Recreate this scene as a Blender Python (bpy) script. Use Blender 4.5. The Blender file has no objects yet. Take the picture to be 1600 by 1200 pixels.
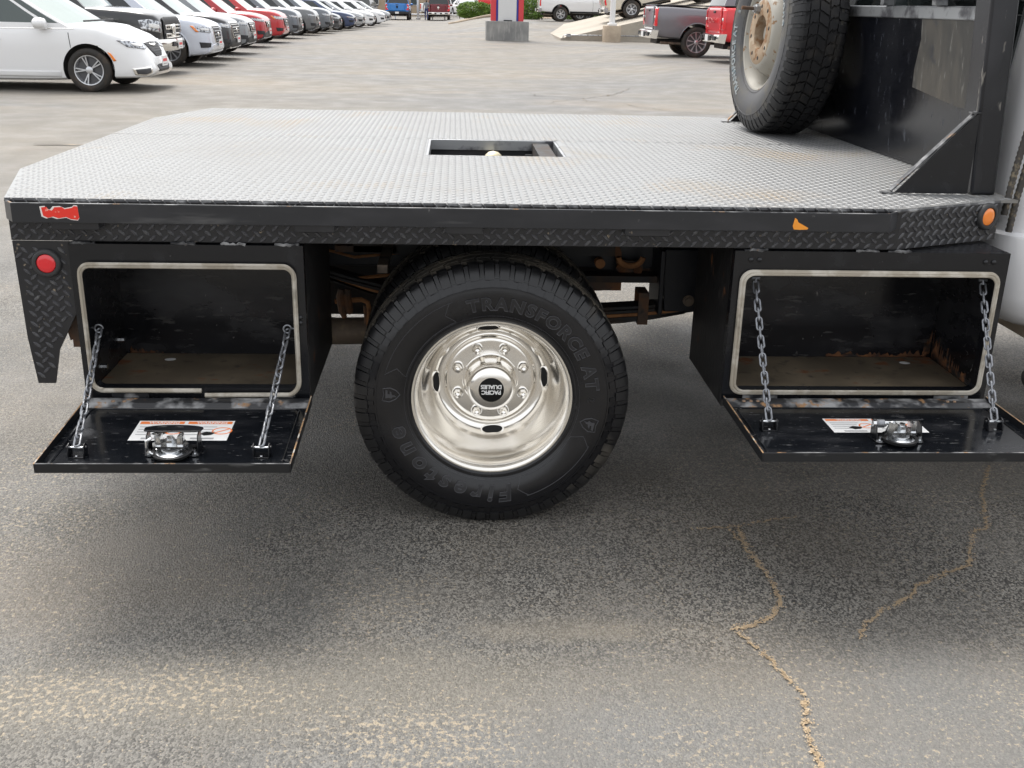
import bpy, bmesh, math, random
from math import sin, cos, pi, radians, hypot, atan2
from mathutils import Vector, Matrix
from mathutils.bvhtree import BVHTree

random.seed(7)
scene = bpy.context.scene
COL = scene.collection

# ------------------------------------------------------------------ camera
CAM_F = 1634.3          # focal length in pixels of a 1600 px wide picture
CAM_PITCH, CAM_YAW, CAM_ROLL = 0.3480, 0.0588, 0.0237
CAM_LOC = Vector((-0.1103, -2.7593, 1.4764))
fwd = Vector((sin(CAM_YAW)*cos(CAM_PITCH), cos(CAM_YAW)*cos(CAM_PITCH), -sin(CAM_PITCH)))
rgt = Vector((cos(CAM_YAW), -sin(CAM_YAW), 0))
upv = rgt.cross(fwd)
r2 = rgt*cos(CAM_ROLL) + upv*sin(CAM_ROLL)
u2 = upv*cos(CAM_ROLL) - rgt*sin(CAM_ROLL)
cam_data = bpy.data.cameras.new('camera')
cam_data.sensor_width = 36.0
cam_data.lens = CAM_F/1600*36.0
cam_data.clip_start = 0.05
cam_data.clip_end = 2000
cam = bpy.data.objects.new('camera', cam_data)
cam.matrix_world = Matrix(((r2.x, u2.x, -fwd.x, CAM_LOC.x), (r2.y, u2.y, -fwd.y, CAM_LOC.y),
                           (r2.z, u2.z, -fwd.z, CAM_LOC.z), (0, 0, 0, 1)))
COL.objects.link(cam)
scene.camera = cam

# ------------------------------------------------------------------ sky, sun, exposure
SUN_DIR = Vector((-0.22, 0.50, 1.0)).normalized()      # towards the (veiled) sun
SUN_EL = math.asin(SUN_DIR.z)
SUN_AZ = atan2(SUN_DIR.x, SUN_DIR.y)
world = bpy.data.worlds.new('World')
scene.world = world
world.use_nodes = True
wn, wl = world.node_tree.nodes, world.node_tree.links
wn.clear()
sky = wn.new('ShaderNodeTexSky')
sky.sky_type = 'NISHITA'
sky.sun_disc = False
sky.sun_elevation = SUN_EL
sky.sun_rotation = SUN_AZ
sky.dust_density = 6.0
sky.air_density = 1.2
sky.ozone_density = 1.0
bw = wn.new('ShaderNodeRGBToBW')
mx = wn.new('ShaderNodeMix'); mx.data_type = 'RGBA'
mx.inputs[0].default_value = 0.80                      # veil of high cloud: nearly white
bgn = wn.new('ShaderNodeBackground')
bgn.inputs['Strength'].default_value = 0.15
wo = wn.new('ShaderNodeOutputWorld')
wl.new(sky.outputs[0], bw.inputs[0])
wl.new(sky.outputs[0], mx.inputs[6])
wl.new(bw.outputs[0], mx.inputs[7])
cl = wn.new('ShaderNodeMix'); cl.data_type = 'RGBA'       # even cloud layer over the clear sky
cl.inputs[0].default_value = 0.60
cl.inputs[7].default_value = (3.3, 3.35, 3.45, 1)
wl.new(mx.outputs[2], cl.inputs[6])
wl.new(cl.outputs[2], bgn.inputs[0])
wl.new(bgn.outputs[0], wo.inputs[0])
sun_data = bpy.data.lights.new('sun', 'SUN')
sun_data.energy = 0.72
sun_data.angle = radians(26)
sun_data.color = (1.0, 0.95, 0.88)
sun = bpy.data.objects.new('sun', sun_data)
sun.rotation_euler = SUN_DIR.to_track_quat('Z', 'Y').to_euler()
sun.location = (0, 0, 30)
COL.objects.link(sun)
vs = scene.view_settings
vs.view_transform = 'Standard'
vs.look = 'None'
vs.exposure = 1.48
vs.gamma = 1.0
vs.use_curve_mapping = False

# ------------------------------------------------------------------ materials
M = {}
def rgb(c):
    return (c[0], c[1], c[2], 1.0) if not isinstance(c, (int, float)) else (c, c, c, 1.0)

def mat(name, base, rough=0.5, metal=0.0, layers=(), bump=None, coat=0.0, spec=0.5, emit=None, coord='Object'):
    """Principled material. layers: (scale, lo, hi, colour, rough or None, stretch xyz[, detail]) mixed over the base."""
    m = bpy.data.materials.new(name)
    m.use_nodes = True
    nt = m.node_tree; N = nt.nodes; Lk = nt.links
    b = N['Principled BSDF']
    b.inputs['Base Color'].default_value = rgb(base)
    b.inputs['Roughness'].default_value = rough
    b.inputs['Metallic'].default_value = metal
    b.inputs['Coat Weight'].default_value = coat
    b.inputs['Coat Roughness'].default_value = 0.06
    b.inputs['Specular IOR Level'].default_value = spec
    if emit:
        b.inputs['Emission Color'].default_value = rgb(emit[0]); b.inputs['Emission Strength'].default_value = emit[1]
    tc = N.new('ShaderNodeTexCoord')
    csock = None; rsock = None
    for i, L in enumerate(layers):
        sc, lo, hi, colr, ro, st = L[:6]
        det = L[6] if len(L) > 6 else 3.5
        mp = N.new('ShaderNodeMapping'); mp.inputs['Scale'].default_value = st
        mp.inputs['Location'].default_value = (3.7*i+1.3, 1.9*i, 2.3*i)
        Lk.new(tc.outputs[coord], mp.inputs[0])
        nz = N.new('ShaderNodeTexNoise'); nz.inputs['Scale'].default_value = sc; nz.inputs['Detail'].default_value = det
        nz.inputs['Roughness'].default_value = 0.6
        Lk.new(mp.outputs[0], nz.inputs[0])
        mr = N.new('ShaderNodeMapRange'); mr.inputs[1].default_value = lo; mr.inputs[2].default_value = hi
        Lk.new(nz.outputs[0], mr.inputs[0])
        mix = N.new('ShaderNodeMix'); mix.data_type = 'RGBA'
        Lk.new(mr.outputs[0], mix.inputs[0])
        if csock: Lk.new(csock, mix.inputs[6])
        else: mix.inputs[6].default_value = rgb(base)
        mix.inputs[7].default_value = rgb(colr)
        csock = mix.outputs[2]
        if ro is not None:
            mf = N.new('ShaderNodeMix'); mf.data_type = 'FLOAT'
            Lk.new(mr.outputs[0], mf.inputs[0])
            if rsock: Lk.new(rsock, mf.inputs[2])
            else: mf.inputs[2].default_value = rough
            mf.inputs[3].default_value = ro
            rsock = mf.outputs[0]
    if csock: Lk.new(csock, b.inputs['Base Color'])
    if rsock: Lk.new(rsock, b.inputs['Roughness'])
    if bump:
        nz = N.new('ShaderNodeTexNoise'); nz.inputs['Scale'].default_value = bump[0]; nz.inputs['Detail'].default_value = 5
        mp = N.new('ShaderNodeMapping'); mp.inputs['Scale'].default_value = bump[3] if len(bump) > 3 else (1, 1, 1)
        Lk.new(tc.outputs[coord], mp.inputs[0]); Lk.new(mp.outputs[0], nz.inputs[0])
        bp = N.new('ShaderNodeBump'); bp.inputs['Strength'].default_value = bump[1]; bp.inputs['Distance'].default_value = bump[2]
        Lk.new(nz.outputs[0], bp.inputs['Height']); Lk.new(bp.outputs[0], b.inputs['Normal'])
    M[name] = m
    return m

S1 = (1, 1, 1)
mat('black_paint', (0.006, 0.0065, 0.0085), 0.24, layers=[(9, .55, .80, (0.016, 0.017, 0.020), .38, S1), (70, .72, .80, (0.09, 0.09, 0.09), .6, S1, 3)], bump=(60, .08, .002))
mat('black_edge', (0.02, 0.021, 0.024), 0.35, layers=[(14, .45, .62, (0.30, 0.30, 0.30), .45, S1), (25, .60, .68, (0.30, 0.17, 0.08), .7, S1)])
mat('worn_edge', (0.33, 0.20, 0.10), 0.7, layers=[(20, .48, .60, (0.05, 0.04, 0.035), .5, S1), (35, .58, .64, (0.45, 0.42, 0.37), .6, S1)])
mat('rail_black', (0.020, 0.021, 0.024), 0.30, layers=[(5, .48, .78, (0.034, 0.034, 0.038), .40, (1, 1, 3)), (60, .70, .78, (0.16, 0.155, 0.15), .6, (1, 1, .8), 3), (14, .60, .78, (0.075, 0.074, 0.074), .5, (.25, 1, 2), 4)])
mat('skirt_black', (0.015, 0.015, 0.017), 0.34, layers=[(8, .5, .8, (0.026, 0.026, 0.028), .48, S1), (45, .68, .74, (0.25, 0.20, 0.14), .7, S1, 3)])
mat('skirt_lug', (0.060, 0.060, 0.065), 0.26, layers=[(30, .55, .7, (0.10, 0.10, 0.10), .4, S1)])  # paler than the skirt: worn tops plus lug highlights put into the colour
mat('box_side', (0.008, 0.008, 0.009), 0.55, layers=[(60, .58, .66, (0.07, 0.065, 0.06), .7, (3, 3, .25)), (6, .66, .72, (0.20, 0.075, 0.025), .85, (1, 2, .8))], bump=(70, .35, .004, (2, 2, .25)))
mat('box_inside', (0.007, 0.007, 0.009), 0.20, layers=[(5, .48, .72, (0.030, 0.030, 0.033), .45, (1, 1, 2)), (38, .60, .74, (0.055, 0.052, 0.048), .6, (.35, 1, 1.6), 5), (60, .70, .76, (0.16, 0.15, 0.14), .6, (1, 1, .5), 3)], bump=(40, .12, .003))
mat('box_floor', (0.105, 0.083, 0.056), 0.62, layers=[(3.5, .42, .62, (0.19, 0.15, 0.10), .7, S1), (7, .60, .68, (0.17, 0.065, 0.025), .85, (1, 1.5, 1)), (25, .58, .75, (0.03, 0.025, 0.02), .6, S1)])
mat('rust', (0.10, 0.042, 0.018), 0.9, layers=[(22, .45, .65, (0.21, 0.085, 0.03), .9, S1), (14, .50, .60, (0.018, 0.014, 0.012), .7, S1)], bump=(80, .4, .003))
mat('rust_bright', (0.34, 0.155, 0.06), 0.85, layers=[(20, .48, .66, (0.20, 0.09, 0.04), .9, S1)])  # real rust, colour raised to make up for the low light underneath
mat('rust_steel', (0.085, 0.055, 0.038), 0.75, layers=[(10, .46, .66, (0.21, 0.09, 0.035), .85, S1), (30, .55, .7, (0.02, 0.018, 0.018), .6, S1)], bump=(60, .3, .003))
mat('frame_black', (0.008, 0.009, 0.013), 0.42, layers=[(6, .55, .75, (0.022, 0.02, 0.02), .7, S1)])
mat('under_dark', (0.012, 0.012, 0.013), 0.6, layers=[(8, .46, .66, (0.055, 0.038, 0.027), .85, S1)])
mat('exhaust', (0.16, 0.125, 0.095), 0.6, metal=.3, layers=[(6, .52, .62, (0.03, 0.026, 0.024), .7, S1), (20, .55, .7, (0.25, 0.19, 0.13), .7, S1)])
mat('door_inner', (0.006, 0.007, 0.009), 0.13, layers=[(4.5, .50, .72, (0.018, 0.019, 0.022), .30, (1, 3, 1)), (26, .64, .73, (0.13, 0.13, 0.13), .5, (1, 6, 1), 3), (8, .72, .77, (0.28, 0.23, 0.16), .7, (1.5, 1, 1))])
mat('door_outer', (0.009, 0.010, 0.012), 0.3, layers=[(30, .62, .72, (0.07, 0.07, 0.07), .5, (.3, 1, 1))])
mat('seal', (0.36, 0.32, 0.255), 0.75, layers=[(16, .46, .58, (0.50, 0.465, 0.40), .8, (1, 1, 1)), (45, .60, .75, (0.16, 0.145, 0.12), .6, (.25, 1, .25))])
mat('chain', (0.27, 0.28, 0.30), 0.42, metal=.85, layers=[(60, .5, .7, (0.12, 0.12, 0.125), .6, S1)])
mat('zinc', (0.80, 0.81, 0.82), 0.20, metal=1.0, layers=[(40, .5, .7, (0.42, 0.44, 0.45), .4, S1)])
mat('chrome', (0.90, 0.88, 0.84), 0.06, metal=1.0)
mat('wheel_chrome', (0.93, 0.905, 0.86), 0.14, metal=1.0, layers=[(11, .50, .75, (0.87, 0.83, 0.76), .21, S1)], bump=(9, .10, .004))
mat('wheel_lip', (0.88, 0.85, 0.79), 0.20, metal=1.0)
mat('rubber', (0.0075, 0.0075, 0.009), 0.21, layers=[(7, .5, .75, (0.014, 0.014, 0.016), .34, S1)], bump=(240, .08, .001))
mat('rubber_letter', (0.016, 0.016, 0.018), 0.36)
mat('rubber_line', (0.050, 0.050, 0.055), 0.36)
mat('tread', (0.018, 0.018, 0.018), 0.6, layers=[(5, .42, .62, (0.115, 0.098, 0.075), .85, S1), (30, .5, .7, (0.03, 0.028, 0.026), .7, S1), (9, .62, .68, (0.30, 0.23, 0.15), .9, S1)])
mat('tread_block', (0.013, 0.013, 0.014), 0.36, layers=[(4, .60, .72, (0.07, 0.062, 0.05), .8, S1)])
mat('tread_rib', (0.050, 0.046, 0.040), 0.75, layers=[(5, .42, .60, (0.15, 0.128, 0.098), .85, S1)])
mat('spare_rubber', (0.075, 0.075, 0.078), 0.6, layers=[(9, .48, .66, (0.13, 0.12, 0.10), .75, S1)])
mat('spare_tread', (0.011, 0.011, 0.012), 0.50, layers=[(10, .55, .72, (0.040, 0.035, 0.030), .7, S1)])
mat('spare_letter', (0.34, 0.36, 0.36), 0.6, layers=[(40, .5, .6, (0.20, 0.26, 0.29), .7, S1)])
mat('spare_rim', (0.36, 0.34, 0.295), 0.5, layers=[(30, .60, .66, (0.25, 0.15, 0.08), .8, S1), (5, .5, .8, (0.29, 0.27, 0.23), .6, S1)])
mat('spare_hub', (0.34, 0.25, 0.165), 0.75, layers=[(20, .5, .6, (0.24, 0.13, 0.06), .85, S1), (12, .56, .7, (0.55, 0.47, 0.36), .7, S1)])
mat('dark', (0.004, 0.004, 0.004), 0.7)
mat('rubber_ring', (0.03, 0.03, 0.031), 0.5)
mat('red_lens', (0.75, 0.012, 0.02), 0.18, coat=1)
mat('amber_lens', (0.95, 0.25, 0.02), 0.2, coat=1)
mat('red_tape', (0.80, 0.035, 0.02), 0.4, layers=[(60, .60, .66, (0.85, 0.5, 0.4), .5, S1)])
mat('amber_tape', (0.90, 0.33, 0.03), 0.45)
mat('white_tape', (0.80, 0.76, 0.72), 0.5)
mat('label_white', (0.80, 0.80, 0.79), 0.35)
mat('label_orange', (0.85, 0.22, 0.05), 0.4)
mat('label_black', (0.008, 0.008, 0.008), 0.65, spec=.2)
mat('label_grey', (0.35, 0.35, 0.36), 0.4)
mat('white_paint', (0.80, 0.80, 0.81), 0.22, coat=.6)
mat('brass', (0.62, 0.55, 0.38), 0.35, metal=.9)
mat('panel_scuffed', (0.005, 0.0055, 0.008), 0.15, layers=[(2.2, .50, .78, (0.016, 0.017, 0.020), .27, (1, 1, .9)), (24, .58, .80, (0.040, 0.045, 0.058), .45, (1, 1.6, .7), 6), (60, .74, .79, (0.14, 0.14, 0.14), .6, (1, 1, 1), 3)])
mat('panel_patch', (0.036, 0.034, 0.030), 0.42, layers=[(5, .45, .65, (0.085, 0.075, 0.06), .6, (1, 1.5, .6)), (22, .6, .68, (0.16, 0.155, 0.14), .6, (1, 3, .6)), (12, .62, .7, (0.03, 0.03, 0.033), .3, S1)])
mat('post_grey', (0.011, 0.012, 0.015), 0.20, layers=[(3, .46, .70, (0.035, 0.035, 0.040), .30, (1, 1, .5)), (30, .64, .72, (0.25, 0.23, 0.2), .6, (1, 2, .3))])
mat('rail_steel', (0.36, 0.37, 0.38), 0.35, metal=.6, layers=[(12, .5, .65, (0.10, 0.10, 0.11), .5, S1)])
mat('weather_strip', (0.05, 0.045, 0.04), 0.7, layers=[(50, .5, .65, (0.22, 0.18, 0.12), .8, S1)])
mat('glass_dark', (0.012, 0.016, 0.016), 0.04, spec=.8)
mat('glass_green', (0.045, 0.065, 0.060), 0.04, spec=.9)
mat('glass_shield', (0.27, 0.33, 0.31), 0.05, spec=1.0)  # pale base colour stands in for sky reflected in the windscreens
mat('plastic', (0.022, 0.022, 0.024), 0.55)
mat('plastic_grey', (0.055, 0.055, 0.06), 0.5)
mat('lamp_clear', (0.55, 0.57, 0.60), 0.10, metal=.7, layers=[(25, .48, .56, (0.12, 0.12, 0.13), .2, S1)])
mat('alloy', (0.62, 0.63, 0.65), 0.28, metal=.85)
mat('alloy_dark', (0.10, 0.10, 0.105), 0.4, metal=.4)
mat('car_tyre', (0.028, 0.025, 0.022), 0.75, layers=[(5, .45, .65, (0.075, 0.055, 0.04), .85, S1)])
mat('plate_red', (0.70, 0.05, 0.06), 0.4)
mat('concrete', (0.30, 0.295, 0.28), 0.85, layers=[(1.2, .42, .65, (0.21, 0.21, 0.205), .9, S1), (9, .5, .7, (0.36, 0.35, 0.33), .9, (1, 1, .2))], bump=(60, .25, .01))
mat('concrete_tan', (0.44, 0.36, 0.27), 0.85, layers=[(2, .45, .65, (0.35, 0.285, 0.215), .9, S1)], bump=(60, .2, .01))
mat('concrete_ramp', (0.40, 0.36, 0.30), 0.85, layers=[(.6, .45, .65, (0.34, 0.31, 0.26), .9, S1), (8, .55, .7, (0.44, 0.40, 0.34), .9, S1)])
mat('sign_white', (0.66, 0.66, 0.65), 0.35)
mat('sign_red', (0.62, 0.05, 0.06), 0.3)
mat('sign_blue', (0.03, 0.04, 0.30), 0.3)
mat('pole_white', (0.78, 0.78, 0.77), 0.4)
mat('building', (0.40, 0.31, 0.22), 0.8, layers=[(1, .45, .6, (0.35, 0.27, 0.19), .8, S1)])
mat('building_white', (0.62, 0.61, 0.57), 0.7)
mat('leaf', (0.10, 0.19, 0.02), 0.55, layers=[(3, .45, .6, (0.16, 0.26, 0.03), .5, S1), (8, .55, .65, (0.05, 0.10, 0.012), .6, S1)])
mat('bark', (0.10, 0.075, 0.05), 0.9)
mat('mound', (0.33, 0.26, 0.19), 0.95, layers=[(4, .45, .6, (0.27, 0.20, 0.14), .95, S1)])
mat('skin', (0.45, 0.27, 0.19), 0.5)
mat('shirt', (0.19, 0.20, 0.22), 0.8)
mat('jeans', (0.035, 0.045, 0.13), 0.8)
mat('hair', (0.02, 0.015, 0.01), 0.6)
def paint(name, c, metal=.0, rough=.28):
    mat('paint_'+name, c, rough, metal=metal, coat=.8)
paint('white', (0.80, 0.80, 0.80)); paint('black', (0.010, 0.010, 0.012)); paint('silverwhite', (0.62, 0.65, 0.72), .15)
paint('grey', (0.16, 0.165, 0.17), .4); paint('midgrey', (0.25, 0.26, 0.27), .4); paint('slate', (0.15, 0.165, 0.185), .4); paint('red', (0.42, 0.012, 0.02), .1); paint('crimson', (0.50, 0.025, 0.03), .1)
paint('navy', (0.03, 0.05, 0.12), .2); paint('silver', (0.42, 0.43, 0.44), .5); paint('blue', (0.02, 0.19, 0.55), .15); paint('maroon', (0.16, 0.01, 0.02), .2)
paint('magnetic', (0.17, 0.165, 0.18), .35); paint('brightred', (0.66, 0.012, 0.02)); paint('cream', (0.60, 0.56, 0.47), .1); paint('darkgrey', (0.07, 0.072, 0.08), .3)

def ground_material():
    m = bpy.data.materials.new('asphalt'); m.use_nodes = True
    nt = m.node_tree; N = nt.nodes; Lk = nt.links
    b = N['Principled BSDF']
    tc = N.new('ShaderNodeTexCoord')
    def noise(scale, det=5, st=S1, loc=(0, 0, 0), ro=.6):
        mp = N.new('ShaderNodeMapping'); mp.inputs['Scale'].default_value = st; mp.inputs['Location'].default_value = loc
        Lk.new(tc.outputs['Object'], mp.inputs[0])
        n = N.new('ShaderNodeTexNoise'); n.inputs['Scale'].default_value = scale; n.inputs['Detail'].default_value = det; n.inputs['Roughness'].default_value = ro
        Lk.new(mp.outputs[0], n.inputs[0]); return n.outputs[0]
    def rng(s, a, c, o0=0., o1=1.):
        r = N.new('ShaderNodeMapRange'); r.inputs[1].default_value = a; r.inputs[2].default_value = c
        r.inputs[3].default_value = o0; r.inputs[4].default_value = o1; Lk.new(s, r.inputs[0]); return r.outputs[0]
    def mixc(f, a, c):
        x = N.new('ShaderNodeMix'); x.data_type = 'RGBA'
        for s, i in ((f, 0), (a, 6), (c, 7)):
            if isinstance(s, bpy.types.NodeSocket): Lk.new(s, x.inputs[i])
            elif i == 0: x.inputs[0].default_value = s
            else: x.inputs[i].default_value = rgb(s)
        return x.outputs[2]
    def mth(op, a, c=0.0):
        x = N.new('ShaderNodeMath'); x.operation = op; x.use_clamp = True
        for s, i in ((a, 0), (c, 1)):
            if isinstance(s, bpy.types.NodeSocket): Lk.new(s, x.inputs[i])
            else: x.inputs[i].default_value = s
        return x.outputs[0]
    sep = N.new('ShaderNodeSeparateXYZ'); Lk.new(tc.outputs['Object'], sep.inputs[0])
    # aggregate
    vo = N.new('ShaderNodeTexVoronoi'); vo.inputs['Scale'].default_value = 215
    wob = N.new('ShaderNodeMapping'); wob.inputs['Scale'].default_value = (1, .8, 1)
    Lk.new(tc.outputs['Object'], wob.inputs[0]); Lk.new(wob.outputs[0], vo.inputs['Vector'])
    bwn = N.new('ShaderNodeRGBToBW'); Lk.new(vo.outputs['Color'], bwn.inputs[0])
    def spot(cx, cy, rx, ry, soft=.6, wob=.5):
        """irregular stain with a fixed place on the lot"""
        mp = N.new('ShaderNodeMapping'); mp.inputs['Location'].default_value = (-cx/rx, -cy/ry, 0); mp.inputs['Scale'].default_value = (1/rx, 1/ry, 0)
        Lk.new(tc.outputs['Object'], mp.inputs[0])
        ln = N.new('ShaderNodeVectorMath'); ln.operation = 'LENGTH'; Lk.new(mp.outputs[0], ln.inputs[0])
        d = N.new('ShaderNodeMath'); d.operation = 'ADD'; Lk.new(ln.outputs['Value'], d.inputs[0])
        Lk.new(rng(noise(2.6, 4, loc=(cx*3, cy*5, 0)), .25, .75, -wob, wob), d.inputs[1])
        return rng(d.outputs[0], 1+soft/2, 1-soft/2)
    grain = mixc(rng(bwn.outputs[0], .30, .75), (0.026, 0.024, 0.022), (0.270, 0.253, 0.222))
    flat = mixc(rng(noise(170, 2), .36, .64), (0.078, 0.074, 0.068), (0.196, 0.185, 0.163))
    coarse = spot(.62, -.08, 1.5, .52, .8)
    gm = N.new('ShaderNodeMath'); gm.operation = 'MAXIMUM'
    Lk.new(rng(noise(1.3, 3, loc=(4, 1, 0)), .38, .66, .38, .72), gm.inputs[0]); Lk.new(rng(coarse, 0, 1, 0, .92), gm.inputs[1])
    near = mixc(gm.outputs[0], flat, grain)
    # smoother, paler worn surface to the front
    near = mixc(rng(noise(.7, 3, loc=(9.3, 2.1, 0)), .44, .66, 0, .32), near, (0.165, 0.166, 0.162))
    near = mixc(mth('MULTIPLY', spot(1.0, -1.05, 1.3, .42, .5, .3), .42), near, (0.195, 0.197, 0.193))
    # tan dust film
    near = mixc(rng(noise(.9, 3, loc=(2.2, 7.7, 0)), .46, .72, 0, .40), near, (0.205, 0.176, 0.138))
    near = mixc(mth('MULTIPLY', spot(-1.05, -.22, .34, .30, .9), .40), near, (0.200, 0.172, 0.138))
    near = mixc(mth('MULTIPLY', spot(-.62, -.74, .85, .14, .9), .36), near, (0.225, 0.203, 0.160))
    near = mixc(mth('MULTIPLY', spot(.22, -.52, .24, .05, 1.0, .9), .40), near, (0.28, 0.245, 0.19))
    # oily, darker drips
    near = mixc(rng(noise(2.2, 4, loc=(12.2, 4.7, 0)), .62, .72, 0, .25), near, (0.060, 0.059, 0.058))
    # sand caught between the stones, heaped in a few places
    heap = N.new('ShaderNodeMath'); heap.operation = 'MAXIMUM'
    Lk.new(spot(-.22, -.92, .30, .16, 1.0), heap.inputs[0]); Lk.new(spot(-.85, -.74, .42, .12, 1.0), heap.inputs[1])
    sm = N.new('ShaderNodeMath'); sm.operation = 'MAXIMUM'
    Lk.new(heap.outputs[0], sm.inputs[0]); Lk.new(rng(noise(1.5, 4, loc=(5.1, 3.3, 0)), .42, .66, 0, .75), sm.inputs[1])
    thr = N.new('ShaderNodeMath'); thr.operation = 'SUBTRACT'
    Lk.new(noise(70, 4, loc=(1, 1, 0), ro=.7), thr.inputs[0]); Lk.new(rng(sm.outputs[0], 0, 1, .14, .035), thr.inputs[1])
    near = mixc(rng(thr.outputs[0], .475, .56, 0, .95), near, (0.37, 0.31, 0.225))
    specks = mth('MULTIPLY', rng(noise(150, 2, loc=(7, 1, 0)), .64, .70, 0, .85), rng(noise(4, 3, loc=(3, 8, 0)), .38, .58))
    near = mixc(specks, near, (0.44, 0.37, 0.27))
    # far: bleached lot
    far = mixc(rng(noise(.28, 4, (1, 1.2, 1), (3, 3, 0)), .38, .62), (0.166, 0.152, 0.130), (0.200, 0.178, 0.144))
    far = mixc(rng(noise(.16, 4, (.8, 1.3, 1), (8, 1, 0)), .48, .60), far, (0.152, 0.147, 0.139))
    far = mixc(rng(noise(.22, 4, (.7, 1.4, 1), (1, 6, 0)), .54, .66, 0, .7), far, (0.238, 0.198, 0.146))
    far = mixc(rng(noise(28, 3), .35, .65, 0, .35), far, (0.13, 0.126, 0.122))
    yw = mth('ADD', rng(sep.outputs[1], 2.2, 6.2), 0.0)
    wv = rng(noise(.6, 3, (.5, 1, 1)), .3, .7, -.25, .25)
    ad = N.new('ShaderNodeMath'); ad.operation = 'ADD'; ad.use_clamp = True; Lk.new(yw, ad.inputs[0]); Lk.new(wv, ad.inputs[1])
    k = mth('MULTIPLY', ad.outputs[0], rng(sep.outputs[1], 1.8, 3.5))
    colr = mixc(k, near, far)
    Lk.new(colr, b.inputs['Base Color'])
    Lk.new(rng(noise(2.0, 4), .35, .65, .55, .8), b.inputs['Roughness'])
    bp = N.new('ShaderNodeBump'); bp.inputs['Strength'].default_value = .55; bp.inputs['Distance'].default_value = .004
    hh = N.new('ShaderNodeMath'); hh.operation = 'ADD'
    Lk.new(rng(vo.outputs['Distance'], .0, .7, 1, 0), hh.inputs[0]); Lk.new(noise(90, 4), hh.inputs[1])
    Lk.new(hh.outputs[0], bp.inputs['Height']); Lk.new(bp.outputs[0], b.inputs['Normal'])
    M['asphalt'] = m
ground_material()
mat('crack_sand', (0.44, 0.33, 0.21), 0.95, layers=[(90, .5, .6, (0.54, 0.42, 0.28), .95, S1), (70, .62, .70, (0.14, 0.10, 0.07), .95, S1)])
mat('crack_core', (0.36, 0.27, 0.17), 0.95)
mat('crack_dark', (0.10, 0.09, 0.08), 0.95, layers=[(3, .5, .6, (0.30, 0.24, 0.17), .95, S1)])
# deck: worn bright steel, dirty between the lugs
mat('deck_steel', (0.245, 0.250, 0.252), 0.40, metal=.42, layers=[(1.6, .40, .66, (0.205, 0.203, 0.197), .52, (1, .8, 1)), (2.3, .58, .74, (0.235, 0.212, 0.175), .60, S1), (40, .55, .70, (0.20, 0.195, 0.185), .5, S1)])
mat('deck_lug', (0.225, 0.229, 0.231), 0.50, metal=.30, layers=[(2.3, .56, .72, (0.25, 0.215, 0.17), .5, S1)])
mat('deck_edge', (0.05, 0.05, 0.053), 0.42, layers=[(12, .5, .62, (0.30, 0.30, 0.30), .42, S1)])

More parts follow.
